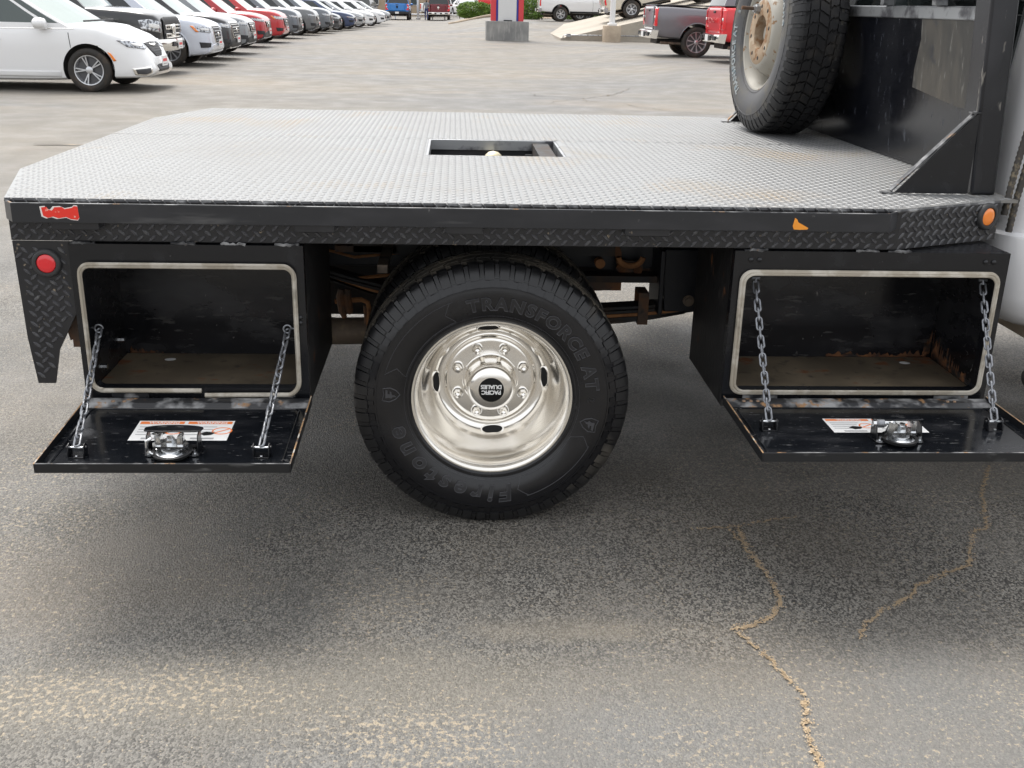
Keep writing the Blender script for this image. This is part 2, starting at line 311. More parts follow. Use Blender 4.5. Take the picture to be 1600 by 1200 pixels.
# ------------------------------------------------------------------ mesh helpers
class MB:
    def __init__(self):
        self.v = []; self.f = []; self.mi = []; self.mats = []
    def slot(self, m):
        if m not in self.mats: self.mats.append(m)
        return self.mats.index(m)
    def add(self, vs_, fs, m):
        o = len(self.v); s = self.slot(m)
        self.v.extend([tuple(p) for p in vs_])
        for f in fs:
            self.f.append(tuple(o+i for i in f)); self.mi.append(s)
        return self
    def box(self, x0, x1, y0, y1, z0, z1, m):
        return self.add([(x0, y0, z0), (x1, y0, z0), (x1, y1, z0), (x0, y1, z0), (x0, y0, z1), (x1, y0, z1), (x1, y1, z1), (x0, y1, z1)],
                        [(0, 3, 2, 1), (4, 5, 6, 7), (0, 1, 5, 4), (1, 2, 6, 5), (2, 3, 7, 6), (3, 0, 4, 7)], m)
    def loops(self, A, B, m, caps=True):
        n = len(A)
        fs = [(i, (i+1) % n, n+(i+1) % n, n+i) for i in range(n)]
        if caps: fs += [tuple(range(n-1, -1, -1)), tuple(range(n, 2*n))]
        return self.add(list(A)+list(B), fs, m)
    def prism(self, poly, ax, a, b, m):
        """extrude a 2D outline: ax 'y' -> (x,z), ax 'x' -> (y,z), ax 'z' -> (x,y)"""
        def p3(p, t):
            return (p[0], t, p[1]) if ax == 'y' else (t, p[0], p[1]) if ax == 'x' else (p[0], p[1], t)
        return self.loops([p3(p, a) for p in poly], [p3(p, b) for p in poly], m)
    def strips(self, rings, m, closed=True, caps=True):
        n = len(rings[0]); vs_ = [p for r in rings for p in r]; fs = []
        for k in range(len(rings)-1):
            for i in range(n if closed else n-1):
                j = (i+1) % n
                fs.append((k*n+i, k*n+j, (k+1)*n+j, (k+1)*n+i))
        if caps:
            fs.append(tuple(range(n-1, -1, -1))); fs.append(tuple(range((len(rings)-1)*n, len(rings)*n)))
        return self.add(vs_, fs, m)
    def tube(self, pts, r, m, n=8, closed=False):
        pts = [Vector(p) for p in pts]; rings = []; K = len(pts)
        ref = None
        for k in range(K):
            if closed: t = pts[(k+1) % K]-pts[k-1]
            else: t = pts[min(k+1, K-1)]-pts[max(k-1, 0)]
            t.normalize()
            if ref is None:
                ref = Vector((0, 0, 1)) if abs(t.z) < .9 else Vector((1, 0, 0))
            a = (ref-t*ref.dot(t)).normalized(); ref = a
            c = t.cross(a)
            rr = r[k] if isinstance(r, (list, tuple)) else r
            rings.append([pts[k]+a*(rr*cos(2*pi*i/n))+c*(rr*sin(2*pi*i/n)) for i in range(n)])
        if closed:
            rings.append(rings[0]); return self.strips(rings, m, True, False)
        return self.strips(rings, m, True, True)
    def cyl(self, p0, p1, r, m, n=16, r1=None):
        return self.tube([p0, p1], [r, r if r1 is None else r1], m, n)
    def lathe(self, prof, m, n=64, c=(0, 0, 0), a0=0.0):
        """profile of (radius, y) turned about the Y axis through c"""
        rings = []
        for (r, y) in prof:
            rings.append([(c[0]+r*cos(a0+2*pi*i/n), c[1]+y, c[2]+r*sin(a0+2*pi*i/n)) for i in range(n)])
        return self.strips(rings, m, True, False)
    def build(self, name, parent=None, loc=None, rot=None, smooth=38, bevel=None, flip=True):
        me = bpy.data.meshes.new(name)
        me.from_pydata(self.v, [], self.f)
        for mn in self.mats: me.materials.append(M[mn])
        me.polygons.foreach_set('material_index', self.mi)
        if flip:
            bm = bmesh.new(); bm.from_mesh(me); bmesh.ops.recalc_face_normals(bm, faces=bm.faces[:]); bm.to_mesh(me); bm.free()
        me.polygons.foreach_set('use_smooth', [True]*len(me.polygons))
        if smooth: me.set_sharp_from_angle(angle=radians(smooth))
        me.update()
        o = bpy.data.objects.new(name, me); COL.objects.link(o)
        if parent: o.parent = parent
        if loc: o.location = loc
        if rot: o.rotation_euler = rot
        if bevel:
            bv = o.modifiers.new('bevel', 'BEVEL'); bv.width = bevel; bv.segments = 2; bv.limit_method = 'ANGLE'; bv.angle_limit = radians(40)
        return o

def empty(name, loc=(0, 0, 0), rotz=0.0, parent=None):
    o = bpy.data.objects.new(name, None); COL.objects.link(o)
    o.location = loc; o.rotation_euler = (0, 0, rotz); o.empty_display_size = .2
    if parent: o.parent = parent
    return o
def tag(o, label, cat=None, group=None, kind=None):
    if label: o['label'] = label
    if cat: o['category'] = cat
    if group: o['group'] = group
    if kind: o['kind'] = kind
    return o
def dup(o, parent, loc=None, rot=None):
    c = o.copy(); COL.objects.link(c); c.parent = parent
    if loc is not None: c.location = loc
    if rot is not None: c.rotation_euler = rot
    return c

def text_geo(s, size, ext=0.001, off=0.0, shear=0.0, space=1.0, outline=0.0):
    """letters as plain verts and faces, centred on x, baseline at y=0"""
    cu = bpy.data.curves.new('letters', 'FONT'); cu.body = s; cu.size = size; cu.extrude = ext; cu.offset = off
    cu.align_x = 'CENTER'; cu.resolution_u = 3
    if outline: cu.fill_mode = 'NONE'; cu.bevel_depth = outline; cu.bevel_resolution = 0; cu.extrude = 0
    cu.shear = shear; cu.space_character = space
    ob = bpy.data.objects.new('letters', cu); COL.objects.link(ob)
    dg = bpy.context.evaluated_depsgraph_get()
    me = bpy.data.meshes.new_from_object(ob.evaluated_get(dg))
    vs_ = [v.co.copy() for v in me.vertices]; fs = [tuple(p.vertices) for p in me.polygons]
    bpy.data.objects.remove(ob); bpy.data.curves.remove(cu); bpy.data.meshes.remove(me)
    return vs_, fs

def S(x, a, b):
    t = min(1, max(0, (x-a)/(b-a))); return t*t*(3-2*t)
def rise(x, y):
    return .19*S(x, 3, 5.5)*S(y, 14, 22)*(1-S(y, 31, 40)) + .62*S(x, -1.5, 2.6)*S(y, 47, 60)

# ------------------------------------------------------------------ ground
def grid_lines(a, b, mid0, mid1, fine, coarse):
    out = [a]
    while out[-1] < b:
        x = out[-1]
        out.append(min(b, x + (fine if mid0 <= x < mid1 else coarse)))
    return out
gx = grid_lines(-260, 260, -20, 30, 1.0, 20)
gy = grid_lines(-60, 500, -20, 80, 1.0, 20)
g = MB()
vs_ = [(x, y, rise(x, y)) for y in gy for x in gx]
nx = len(gx)
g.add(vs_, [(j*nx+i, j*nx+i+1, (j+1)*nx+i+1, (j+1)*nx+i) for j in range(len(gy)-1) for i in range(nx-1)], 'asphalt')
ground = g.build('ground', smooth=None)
tag(ground, 'grey weathered asphalt lot with sandy specks', kind='structure')

def crack(pts, wmin, wmax, m, seed, z=.004,  step=.010, jit=.006, gap=0.0, crumbs=0):
    rn = random.Random(seed); mb = MB()
    P = [Vector((p[0], p[1], 0)) for p in pts]; path = []
    for a, b in zip(P, P[1:]):
        n = max(2, int((b-a).length/step))
        for i in range(n):
            q = a.lerp(b, i/n); path.append(q+Vector((rn.uniform(-jit, jit), rn.uniform(-jit, jit), 0)))
    path.append(P[-1]); L = []; R = []
    ph = rn.random()*6
    for i, p in enumerate(path):
        t = (path[min(i+1, len(path)-1)]-path[max(i-1, 0)]).normalized(); nn = Vector((-t.y, t.x, 0))
        e = min(1, i/4, (len(path)-1-i)/4)
        w = (wmin+(wmax-wmin)*rn.random()**2*(.6+.4*sin(i*.35+ph)))*(.15+.85*e)
        zz = z if p.y < 5 else .012+rise(p.x, p.y)
        L.append((p.x+nn.x*w, p.y+nn.y*w*1.0, zz)); R.append((p.x-nn.x*w*rn.uniform(.6, 1.2), p.y-nn.y*w, zz))
    k = len(path)
    if crumbs:
        mb.add([(x_, y_, z_-.0015) for x_, y_, z_ in L+R], [(i, i+1, k+i+1, k+i) for i in range(k-1) if rn.random() > .25], 'crack_core')
        for i, p in enumerate(path):
            wv = (Vector(L[i])-Vector(R[i])).length
            for q in range(crumbs):
                c = p+Vector((rn.gauss(0, wv*.42+.0015), rn.gauss(0, wv*.42+.0015), 0)); rr = rn.uniform(.0007, .0028)*(1.2 if rn.random() < .1 else 1)
                a0 = rn.random()*6.3; nn2 = rn.choice((4, 5))
                mb.add([(c.x+rr*rn.uniform(.6, 1.3)*cos(a0+6.283*t/nn2), c.y+rr*rn.uniform(.6, 1.3)*sin(a0+6.283*t/nn2), z+.0004+.0003*(q % 3)) for t in range(nn2)], [tuple(range(nn2))], m)
    else:
        mb.add(L+R, [(i, i+1, k+i+1, k+i) for i in range(k-1) if rn.random() >= gap], m)
    o = mb.build('crack', ground, smooth=None)
    return o
crack([(.60, -1.25), (.653, -1.015), (.66, -.90), (.69, -.80), (.683, -.743), (.64, -.60), (.60, -.51), (.649, -.503), (.715, -.46), (.756, -.383), (.765, -.30), (.754, -.215), (.742, -.10), (.744, -.03), (.754, .033)], .003, .009, 'crack_sand', 1, crumbs=14)
crack([(.60, .02), (.705, .033), (.754, .04), (.855, .074), (.95, .10)], .0012, .004, 'crack_sand', 2, gap=.12, crumbs=9)
crack([(.909, -.564), (.94, -.50), (1.02, -.43), (1.112, -.372), (1.16, -.31), (1.251, -.257), (1.36, -.20), (1.40, -.12), (1.469, .006), (1.52, .02), (1.56, .12), (1.62, .26), (1.749, .474)], .0025, .008, 'crack_sand', 3, gap=.06, crumbs=9)
crack([(.72, .03), (.73, -.05), (.76, -.09)], .001, .004, 'crack_sand', 4, gap=.2, crumbs=9)
for i, (a, b, n) in enumerate([((1.2, 16.4), (4.2, 12.2), 9), ((2.0, 24.5), (5.4, 21), 6), ((-3.0, 10.4), (1.2, 9.7), 6), ((3.6, 18), (1.4, 14.2), 5), ((-9, 8.3), (-3.2, 8.6), 8), ((-1, 30), (3.5, 27), 6)]):
    rn = random.Random(40+i); pts = []
    for k in range(n+1):
        t = k/n; pts.append((a[0]+(b[0]-a[0])*t+rn.uniform(-.25, .25), a[1]+(b[1]-a[1])*t+rn.uniform(-.25, .25)))
    crack(pts, .006, .024, 'crack_dark', 60+i, step=.12, jit=.04, gap=.15)

# ================================================================== the flatbed truck
truck = empty('flatbed_truck', (0, 0, 0))
tag(truck, 'black flatbed truck with diamond plate deck, open side toolboxes and white cab', 'truck')
DZ = 0.980                                   # deck height

def lugs(mb, O, U, V, N, u0, u1, v0, v1, m, mask=None, L=.0235, w=.0078, h=.0013, pu=.0320, pv=.0145, ang=40, checker=False):
    O = Vector(O); U = Vector(U); V = Vector(V); N = Vector(N)
    hexa = [(-.5, 0), (-.24, -.5), (.24, -.5), (.5, 0), (.24, .5), (-.24, .5)]
    sh = [(x, y, 0) for x, y in hexa]+[(x*.80, y*.52, 1) for x, y in hexa]
    fs = [(i, (i+1) % 6, 6+(i+1) % 6, 6+i) for i in range(6)]+[(6, 7, 8, 9, 10, 11)]
    shapes = []
    for s in (1, -1):
        a = radians(ang)*s; c, d = cos(a), sin(a)
        shapes.append([U*(x*L*c-y*w*d)+V*(x*L*d+y*w*c)+N*(z*h) for x, y, z in sh])
    vv = []; ff = []
    j = 0; v = v0+pv*.6
    while v < v1-.004:
        u = u0+.012+(pu/2 if j % 2 and not checker else 0); i_ = 0
        while u < u1-.008:
            if mask is None or mask(u, v):
                c0 = O+U*u+V*v; o = len(vv)
                vv.extend([c0+q for q in shapes[(i_+j) % 2 if checker else j % 2]])
                ff.extend([tuple(o+k for k in f) for f in fs])
            u += pu; i_ += 1
        v += pv; j += 1
    mb.add(vv, ff, m)

# ---- deck plates (two sheets, seam beside the hatch) with raised lugs
HX0, HX1, HY0, HY1 = -.212, .280, .930, 1.388
XL, XR = -1.414, 1.505
near_poly = [(-1.27, 0), (1.095, 0), (1.452, .165), (XR, .165), (XR, 1.383), (HX1, 1.383), (HX1, HY0), (HX0, HY0), (HX0, 1.383), (XL, 1.383), (XL, .483)]
far_poly = [(XL, 1.389), (XR, 1.389), (XR, 2.29), (1.452, 2.29), (1.095, 2.452), (-1.27, 2.452), (XL, 1.97)]
def inside(poly, x, y, m=0.0):
    for dx, dy in ((0, 0), (m, 0), (-m, 0), (0, m), (0, -m)):
        px, py = x+dx, y+dy; c = False
        for (x1, y1), (x2, y2) in zip(poly, poly[1:]+poly[:1]):
            if (y1 > py) != (y2 > py) and px < (x2-x1)*(py-y1)/(y2-y1)+x1: c = not c
        if not c: return False
    return True
for poly, y0, y1 in ((near_poly, 0, 1.385), (far_poly, 1.389, 2.452)):
    mb = MB(); mb.prism(poly, 'z', DZ-.008, DZ, 'deck_steel')
    dk = mb.build('deck_plate', truck, smooth=30)
    mb = MB()
    lugs(mb, (0, 0, DZ), (1, 0, 0), (0, 1, 0), (0, 0, 1), XL, XR, y0, y1, 'deck_lug', lambda u, v, P=poly: inside(P, u, v, .010), pu=.0222, pv=.0205, L=.0225, w=.0080, h=.0016, checker=True)
    o = mb.build('tread_lugs', dk, smooth=None, flip=False); o['kind'] = 'stuff'
# rounded dark nosing along the near edge of the deck
mb = MB()
mb.tube([(-1.27, .004, DZ-.006), (1.095, .004, DZ-.006), (1.452, .169, DZ-.006)], .0062, 'deck_edge', 8)
x = -1.25
while x < 1.08:
    mb.tube([(x-.006, .000, DZ+.000), (x, -.0035, DZ-.004), (x+.007, -.004, DZ-.012)], [.0015, .0032, .0015], 'deck_edge', 6); x += .032
mb.build('deck_nosing', truck)
# hatch pit with hitch ball
mb = MB(); D = .17
mb.box(HX0-.02, HX1+.02, HY0-.015, HY0, DZ-D, DZ-.009, 'frame_black'); mb.box(HX0-.02, HX1+.02, HY1, HY1+.015, DZ-D, DZ-.009, 'frame_black')
mb.box(HX0-.015, HX0, HY0, HY1, DZ-D, DZ-.009, 'frame_black'); mb.box(HX1, HX1+.015, HY0, HY1, DZ-D, DZ-.009, 'frame_black')
mb.box(HX0-.01, HX1+.01, HY0-.01, HY1+.01, DZ-D-.01, DZ-D, 'frame_black')
pit = mb.build('hatch_pit', truck, bevel=.002)
mb = MB()
for (a, b, c, d) in ((HX0, HX1, HY1-.012, HY1-.001), (HX0, HX0+.010, HY0, HY1-.012), (HX1-.010, HX1, HY0, HY1-.012)):
    mb.box(a, b, c, d, DZ-.040, DZ-.0005, 'rail_steel')
mb.build('hatch_frame', pit, bevel=.002)
mb = MB(); prof = [(0.0, -.0)]
mb2 = [(.0001, .047), (.018, .043), (.030, .033), (.037, .018), (.0385, .004), (.036, -.012), (.027, -.026), (.022, -.035), (.022, -.09)]
rings = [[(.035+r*cos(2*pi*i/24), 1.27+r*sin(2*pi*i/24), DZ-.074+z) for i in range(24)] for r, z in mb2]
mb.strips(rings, 'brass', True, False); mb.build('hitch_ball', pit)
mb = MB(); mb.tube([(-.13, 1.375, DZ-.075), (-.12, 1.345, DZ-.07), (-.06, 1.345, DZ-.07), (-.05, 1.375, DZ-.075)], .008, 'zinc', 8); mb.build('chain_loop', pit)
mb = MB(); mb.box(.165, .235, 1.340, 1.388, DZ-.115, DZ-.055, 'frame_black'); mb.box(.160, .240, 1.332, 1.340, DZ-.058, DZ-.048, 'frame_black')
for xx in (.163, .237): mb.cyl((xx, 1.343, DZ-.066), (xx, 1.335, DZ-.066), .006, 'zinc', 8)
mb.build('trailer_socket', pit, bevel=.002)

# ---- side skirt of black diamond plate, rub rail, stake pockets
mb = MB()
mb.box(-1.268, 1.098, .004, .010, .868, DZ-.010, 'skirt_black')
lugs(mb, (0, .004, 0), (1, 0, 0), (0, 0, 1), (0, -1, 0), -1.268, 1.098, .868, DZ-.012, 'skirt_lug', h=.0028, L=.026, w=.0088)
mb.build('side_skirt', truck, smooth=30, flip=False)
a = Vector((1.098, .004, 0)); b = Vector((1.452, .160, 0)); d = (b-a); Ld = d.length; d.normalize(); nn = Vector((d.y, -d.x, 0))
mb = MB(); P0 = [a, b, b-nn*.006, a-nn*.006]
mb.loops([(p.x, p.y, .868) for p in P0], [(p.x, p.y, DZ-.010) for p in P0], 'skirt_black')
lugs(mb, a+nn*.0003, d, (0, 0, 1), nn, 0, Ld, .868, DZ-.012, 'skirt_lug', h=.0030, L=.027, w=.0092)
mb.build('corner_skirt', truck, smooth=30, flip=False)
mb = MB()  # bottom return flanges
mb.box(-1.268, 1.098, .010, .05, .868, .874, 'skirt_black'); mb.build('skirt_flange', truck)
# left end and far side of the bed
mb = MB()
for p, q2 in (((-1.268, .004), (-1.410, .483)), ((-1.410, .483), (-1.410, 1.97)), ((-1.410, 1.97), (-1.27, 2.446)), ((-1.27, 2.446), (1.095, 2.446)), ((1.095, 2.446), (1.45, 2.285))):
    p = Vector((*p, 0)); q3 = Vector((*q2, 0)); t = (q3-p).normalized(); n = Vector((-t.y, t.x, 0))*-.006
    lp = [p, q3, q3+n, p+n]
    mb.loops([(v.x, v.y, .868) for v in lp], [(v.x, v.y, DZ-.010) for v in lp], 'skirt_black')
mb.build('rear_skirt', truck)
rail = [(-1.272, .002), (-1.238, -.046), (1.050, -.046), (1.088, .002)]
inner = [(-1.267, .006), (-1.235, -.040), (1.047, -.040), (1.083, .006)]
mb = MB(); mb.loops([(x, y, .925) for x, y in rail+inner[::-1]], [(x, y, .9735) for x, y in rail+inner[::-1]], 'rail_black')
mb.loops([(x, y, .9736) for x, y in rail+inner[::-1]], [(x, y, .9755) for x, y in rail+inner[::-1]], 'black_edge')
rub = mb.build('rub_rail', truck, bevel=.0012)
for cx, w in ((-1.085, .115), (-.475, .10), (-.085, .095), (.40, .115)):
    mb = MB(); mb.box(cx-w/2, cx+w/2, -.0395, .003, .906, .966, 'skirt_black')
    for s in (-1, 1): mb.box(cx+s*w/2-.002, cx+s*w/2+.002, -.0396, -.0005, .908, .9735, 'rail_black')
    mb.build('stake_pocket', rub, bevel=.0015)
def flat_patch(name, pts, y, m, parent, edge=None, t=.0006):
    mb = MB(); mb.prism(pts, 'y', y, y-t, m)
    return mb.build(name, parent, smooth=30)
# torn reflective tape
tape = [(-1.166, .966), (-1.163, .942), (-1.150, .936), (-1.135, .940), (-1.120, .935), (-1.098, .939), (-1.085, .933), (-1.066, .931), (-1.061, .938), (-1.063, .970), (-1.073, .971), (-1.079, .966), (-1.100, .962), (-1.108, .968), (-1.128, .967), (-1.137, .957), (-1.146, .960), (-1.151, .968)]
tape = [(-1.1155+(x+1.1135)*.88, .951+(z-.951)*.88) for x, z in tape]
tape_o = flat_patch('torn_red_tape', tape, -.0465, 'red_tape', rub)
flat_patch('tape_backing', [(x*1.0+(-.0045 if x < -1.11 else .0), z+(-.002 if z < .95 else .0025)) for x, z in tape], -.0461, 'white_tape', rub, t=.0003)
flat_patch('torn_amber_tape', [(.790, .962), (.797, .957), (.800, .950), (.812, .944), (.829, .935), (.826, .931), (.806, .930), (.790, .931), (.786, .940)], -.0465, 'amber_tape', rub)

# ---- rear corner plate (black diamond plate) with red marker lamp
cp = [(-1.267, .866), (-1.122, .866), (-1.122, .675), (-1.182, .566), (-1.204, .470), (-1.250, .470), (-1.262, .60)]
mb = MB(); mb.prism(cp, 'y', .004, .010, 'skirt_black')
lugs(mb, (0, .004, 0), (1, 0, 0), (0, 0, 1), (0, -1, 0), -1.267, -1.122, .470, .866, 'skirt_lug', lambda u, v: inside(cp, u, v, .011) and hypot(u+1.184, v-.808) > .040, h=.0030, L=.027, w=.0092)
corner = mb.build('corner_plate', truck, smooth=30, flip=False)
def marker(cx, cy, cz, n, m, parent):
    n = Vector(n).normalized(); a = Vector((n.y, -n.x, 0)); z = Vector((0, 0, 1)); c = Vector((cx, cy, cz))
    def disc(prof, mm, name, par):
        mb = MB(); rings = [[c+n*h+(a*cos(2*pi*i/40)+z*sin(2*pi*i/40))*r for i in range(40)] for r, h in prof]
        mb.strips(rings, mm, True, False); return mb.build(name, par)
    ring = disc([(.0385, .0), (.0385, .006), (.036, .011), (.032, .013), (.0265, .0125), (.0248, .008)], 'rubber_ring', 'marker_lamp', parent)
    disc([(.0250, .006), (.0245, .0095), (.022, .0112), (.012, .0122), (.0002, .0125)], m, 'lens', ring)
marker(-1.184, .004, .808, (0, -1, 0), 'red_lens', truck)
mp = Vector((1.098, .004, 0)).lerp(Vector((1.452, .160, 0)), .865)
marker(mp.x, mp.y, .938, (nn.x, nn.y, 0), 'amber_lens', truck)
mb = MB(); mb.prism([(-1.195, .70), (-1.130, .70), (-1.130, .60), (-1.17, .575)], 'y', .06, .07, 'rust_steel')
mb.box(-1.16, -1.135, .05, .45, .56, .66, 'rust_steel'); mb.build('rear_bracket', truck)

# ---- toolboxes
def rrect(x0, x1, z0, z1, r, n=6, sag=0.0):
    pts = []
    for cx, cz, a in ((x1-r, z1-r, 0), (x0+r, z1-r, 90), (x0+r, z0+r, 180), (x1-r, z0+r, 270)):
        for i in range(n+1):
            t = radians(a+90*i/n); pts.append((cx+r*cos(t), cz+r*sin(t)))
    return pts
YF = -.006
def toolbox(x0, x1, left):
    zt, zb = .8625, .412
    ox0, ox1, oz0, oz1 = x0+.030, x1-.032, .462, .800
    mb = MB()
    # face frame with rounded opening: outer ring to inner ring
    hole = rrect(ox0, ox1, oz0, oz1, .020)
    outer = []
    for (px, pz) in hole:      # outer rectangle points matched to the inner ones
        cx, cz = (x0+x1)/2, (zt+zb)/2
        ux, uz = px-(ox0+ox1)/2, pz-(oz0+oz1)/2
        s = min(((x1-x0)/2)/max(abs(ux), 1e-6)*1.0, ((zt-zb)/2)/max(abs(uz), 1e-6))
        outer.append((cx+ux*s, cz+uz*s))
    # snap true corners
    for cxn, czn in ((x1, zt), (x0, zt), (x0, zb), (x1, zb)):
        k = min(range(len(outer)), key=lambda i: (outer[i][0]-cxn)**2+(outer[i][1]-czn)**2); outer[k] = (cxn, czn)
    n = len(hole)
    ring = [(p[0], YF, p[1]) for p in outer]+[(p[0], YF, p[1]) for p in hole]+[(p[0], YF+.030, p[1]) for p in hole]+[(p[0], YF+.03, p[1]) for p in outer]
    fs = []
    for i in range(n):
        j = (i+1) % n
        fs += [(i, j, n+j, n+i), (n+i, n+j, 2*n+j, 2*n+i), (3*n+i, 3*n+j, j, i)]
    mb.add(ring, fs, 'black_paint')
    shell = mb.build('toolbox', truck, smooth=32)
    mb = MB(); t = .004; yb = .345
    mb.box(x0+.006, x1-.006, yb, yb+t, zb+.02, zt-.004, 'box_inside')
    mb.box(x0+.006, x0+.006+t, YF+.03, yb, zb+.02, zt-.004, 'box_inside'); mb.box(x1-.006-t, x1-.006, YF+.03, yb, zb+.02, zt-.004, 'box_inside')
    mb.box(x0+.006, x1-.006, YF+.03, yb, zt-.010, zt-.004, 'box_inside')
    mb.build('inner_liner', shell, smooth=30)
    mb = MB(); mb.box(x0+.011, x1-.011, YF+.03, yb-.001, .440, .445, 'box_floor'); mb.build('box_floor', shell)
    mb = MB(); yo = .56 if left else .42
    for xa in (x0, x1-.004):
        mb.box(xa, xa+.004, YF+.030, yo, zb, zt-.004, 'box_side')
    mb.box(x0+.004, x1-.004, YF+.03, yo, zb, zb+.004, 'box_side'); mb.box(x0+.004, x1-.004, yo-.004, yo, zb+.004, zt-.008, 'box_side')
    mb.box(x0+.004, x1-.004, YF+.03, yo, zt-.0035, zt+.0005, 'black_paint')
    mb.build('outer_panel', shell, smooth=30)
    # rubber seal
    pts = [(px, YF-.008, pz) for px, pz in rrect(ox0-.006, ox1+.006, oz0-.006, oz1+.006, .028, 7)]
    if left:
        top = []
        for (px, py, pz) in pts: top.append((px, py, pz))
        i0 = 3*8  # bottom right corner starts here
        seq = top[i0:]+top[:i0]
        mid = (ox0+ox1)/2+.01
        for k, p in enumerate(seq[:8]): seq[k] = (p[0], p[1]-.004*(1-k/7), p[2]-.010*(1-k/7))
        path = [(mid+.012, YF-.012, oz0-.018), (mid+.10, YF-.012, oz0-.017)]+seq+[(mid+.002, YF-.008, oz0-.006)]
        mb = MB(); mb.tube(path, .0066, 'seal', 8)
        mb.tube([(p[0]+.0, p[1]-.005, p[2]+.006) for p in path[9:-1]], .0042, 'seal', 6)
    else:
        mb = MB(); mb.tube(pts, .0066, 'seal', 8, closed=True)
        mb.tube([((ox0+ox1)/2+(p[0]-(ox0+ox1)/2)*.982, p[1]-.005, (oz0+oz1)/2+(p[2]-(oz0+oz1)/2)*.968) for p in pts], .0038, 'seal', 6, closed=True)
    mb.build('door_seal', shell)
    # weld beads along the top
    rn = random.Random(3 if left else 4)
    for cx in ([x0+.04, x0+.30, x0+.43, x1-.04] if left else [x0+.06, x0+.37, x0+.46]):
        mb = MB(); mb.tube([(cx-.035+.008*k, YF+.004+rn.uniform(-.002, .002), zt+.001+rn.uniform(-.0015, .0025)) for k in range(9)], [rn.uniform(.0025, .0055) for k in range(9)], 'black_edge', 6)
        mb.build('weld_bead', shell)
    # rivets
    sp = [(x1-.016, .665), (x1-.016, .650)] if left else [(x0+.045, .838), (x0+.068, .838), (x1-.068, .838), (x1-.045, .838)]
    r0 = None
    for cx, cz in sp:
        if r0 is None:
            mb = MB(); mb.strips([[(r*cos(2*pi*i/12), -h, r*sin(2*pi*i/12)) for i in range(12)] for r, h in ((.0072, 0), (.0066, .003), (.004, .005), (.0003, .0056))], 'black_paint', True, False)
            r0 = mb.build('rivet', shell, loc=(cx, YF, cz))
        else: dup(r0, shell, loc=(cx, YF, cz))
    # hinges under the opening
    h0 = None
    for cx in ((x0+.11, x1-.10) if not left else (x0+.12, x1-.09)):
        mb = MB()
        mb.cyl((cx-.045, YF-.011, .430), (cx+.045, YF-.011, .430), .006, 'black_paint', 10)
        for s in (-1, 1): mb.cyl((cx+s*.045, YF-.011, .430), (cx+s*.053, YF-.011, .430), .0085, 'black_paint', 10)
        mb.box(cx-.05, cx+.05, YF-.004, YF-.0005, .424, .446, 'black_edge')
        mb.build('hinge', shell)
    # rust scabs low on the inside walls
    def scab(pts, plane, c, name='rust_patch'):
        mb = MB(); mb.prism(pts, plane, c, c-.0006, 'rust'); mb.build(name, shell, smooth=None)
    rn = random.Random(11 if left else 12)
    def blob(u0, u1, v0, hs, k=46):
        top = [(u0+(u1-u0)*i/k, v0+hs(i/k)*rn.uniform(.15, 1.15)) for i in range(k+1)]
        return [(u0, v0)]+top+[(u1, v0)]
    if left:
        scab(blob(x0+.02, x0+.12, .446, lambda t: .018*(1-t)+.004), 'y', yb-.0005)
    else:
        scab(blob(.06, yb-.01, .446, lambda t: .03+.075*t*t), 'x', x1-.010)
        scab(blob(x0+.42, x1-.02, .446, lambda t: .006+.016*abs(sin(9*t))), 'y', yb-.0005)
        scab(blob(x1-.035, x1-.012, .455, lambda t: .03+.05*t), 'y', yb-.0006)
    # white disc painted as daylight in a drain hole, bolts
    mb = MB(); hx = x0+.155 if left else x1-.115
    mb.strips([[(hx+r*cos(2*pi*i/14), yb-.06+r*sin(2*pi*i/14)*.8, .4456+h) for i in range(14)] for r, h in ((.017, 0), (.013, .0006), (.0003, .0006))], 'label_white', True, False)
    mb.build('drain_daylight', shell)
    if left:
        for (by, bz) in ((.13, .475), (yb-.04, .50)):
            mb = MB(); mb.cyl((x0+.010, by, bz), (x0+.020, by, bz), .009, 'zinc', 8); mb.build('bolt', shell)
    return shell

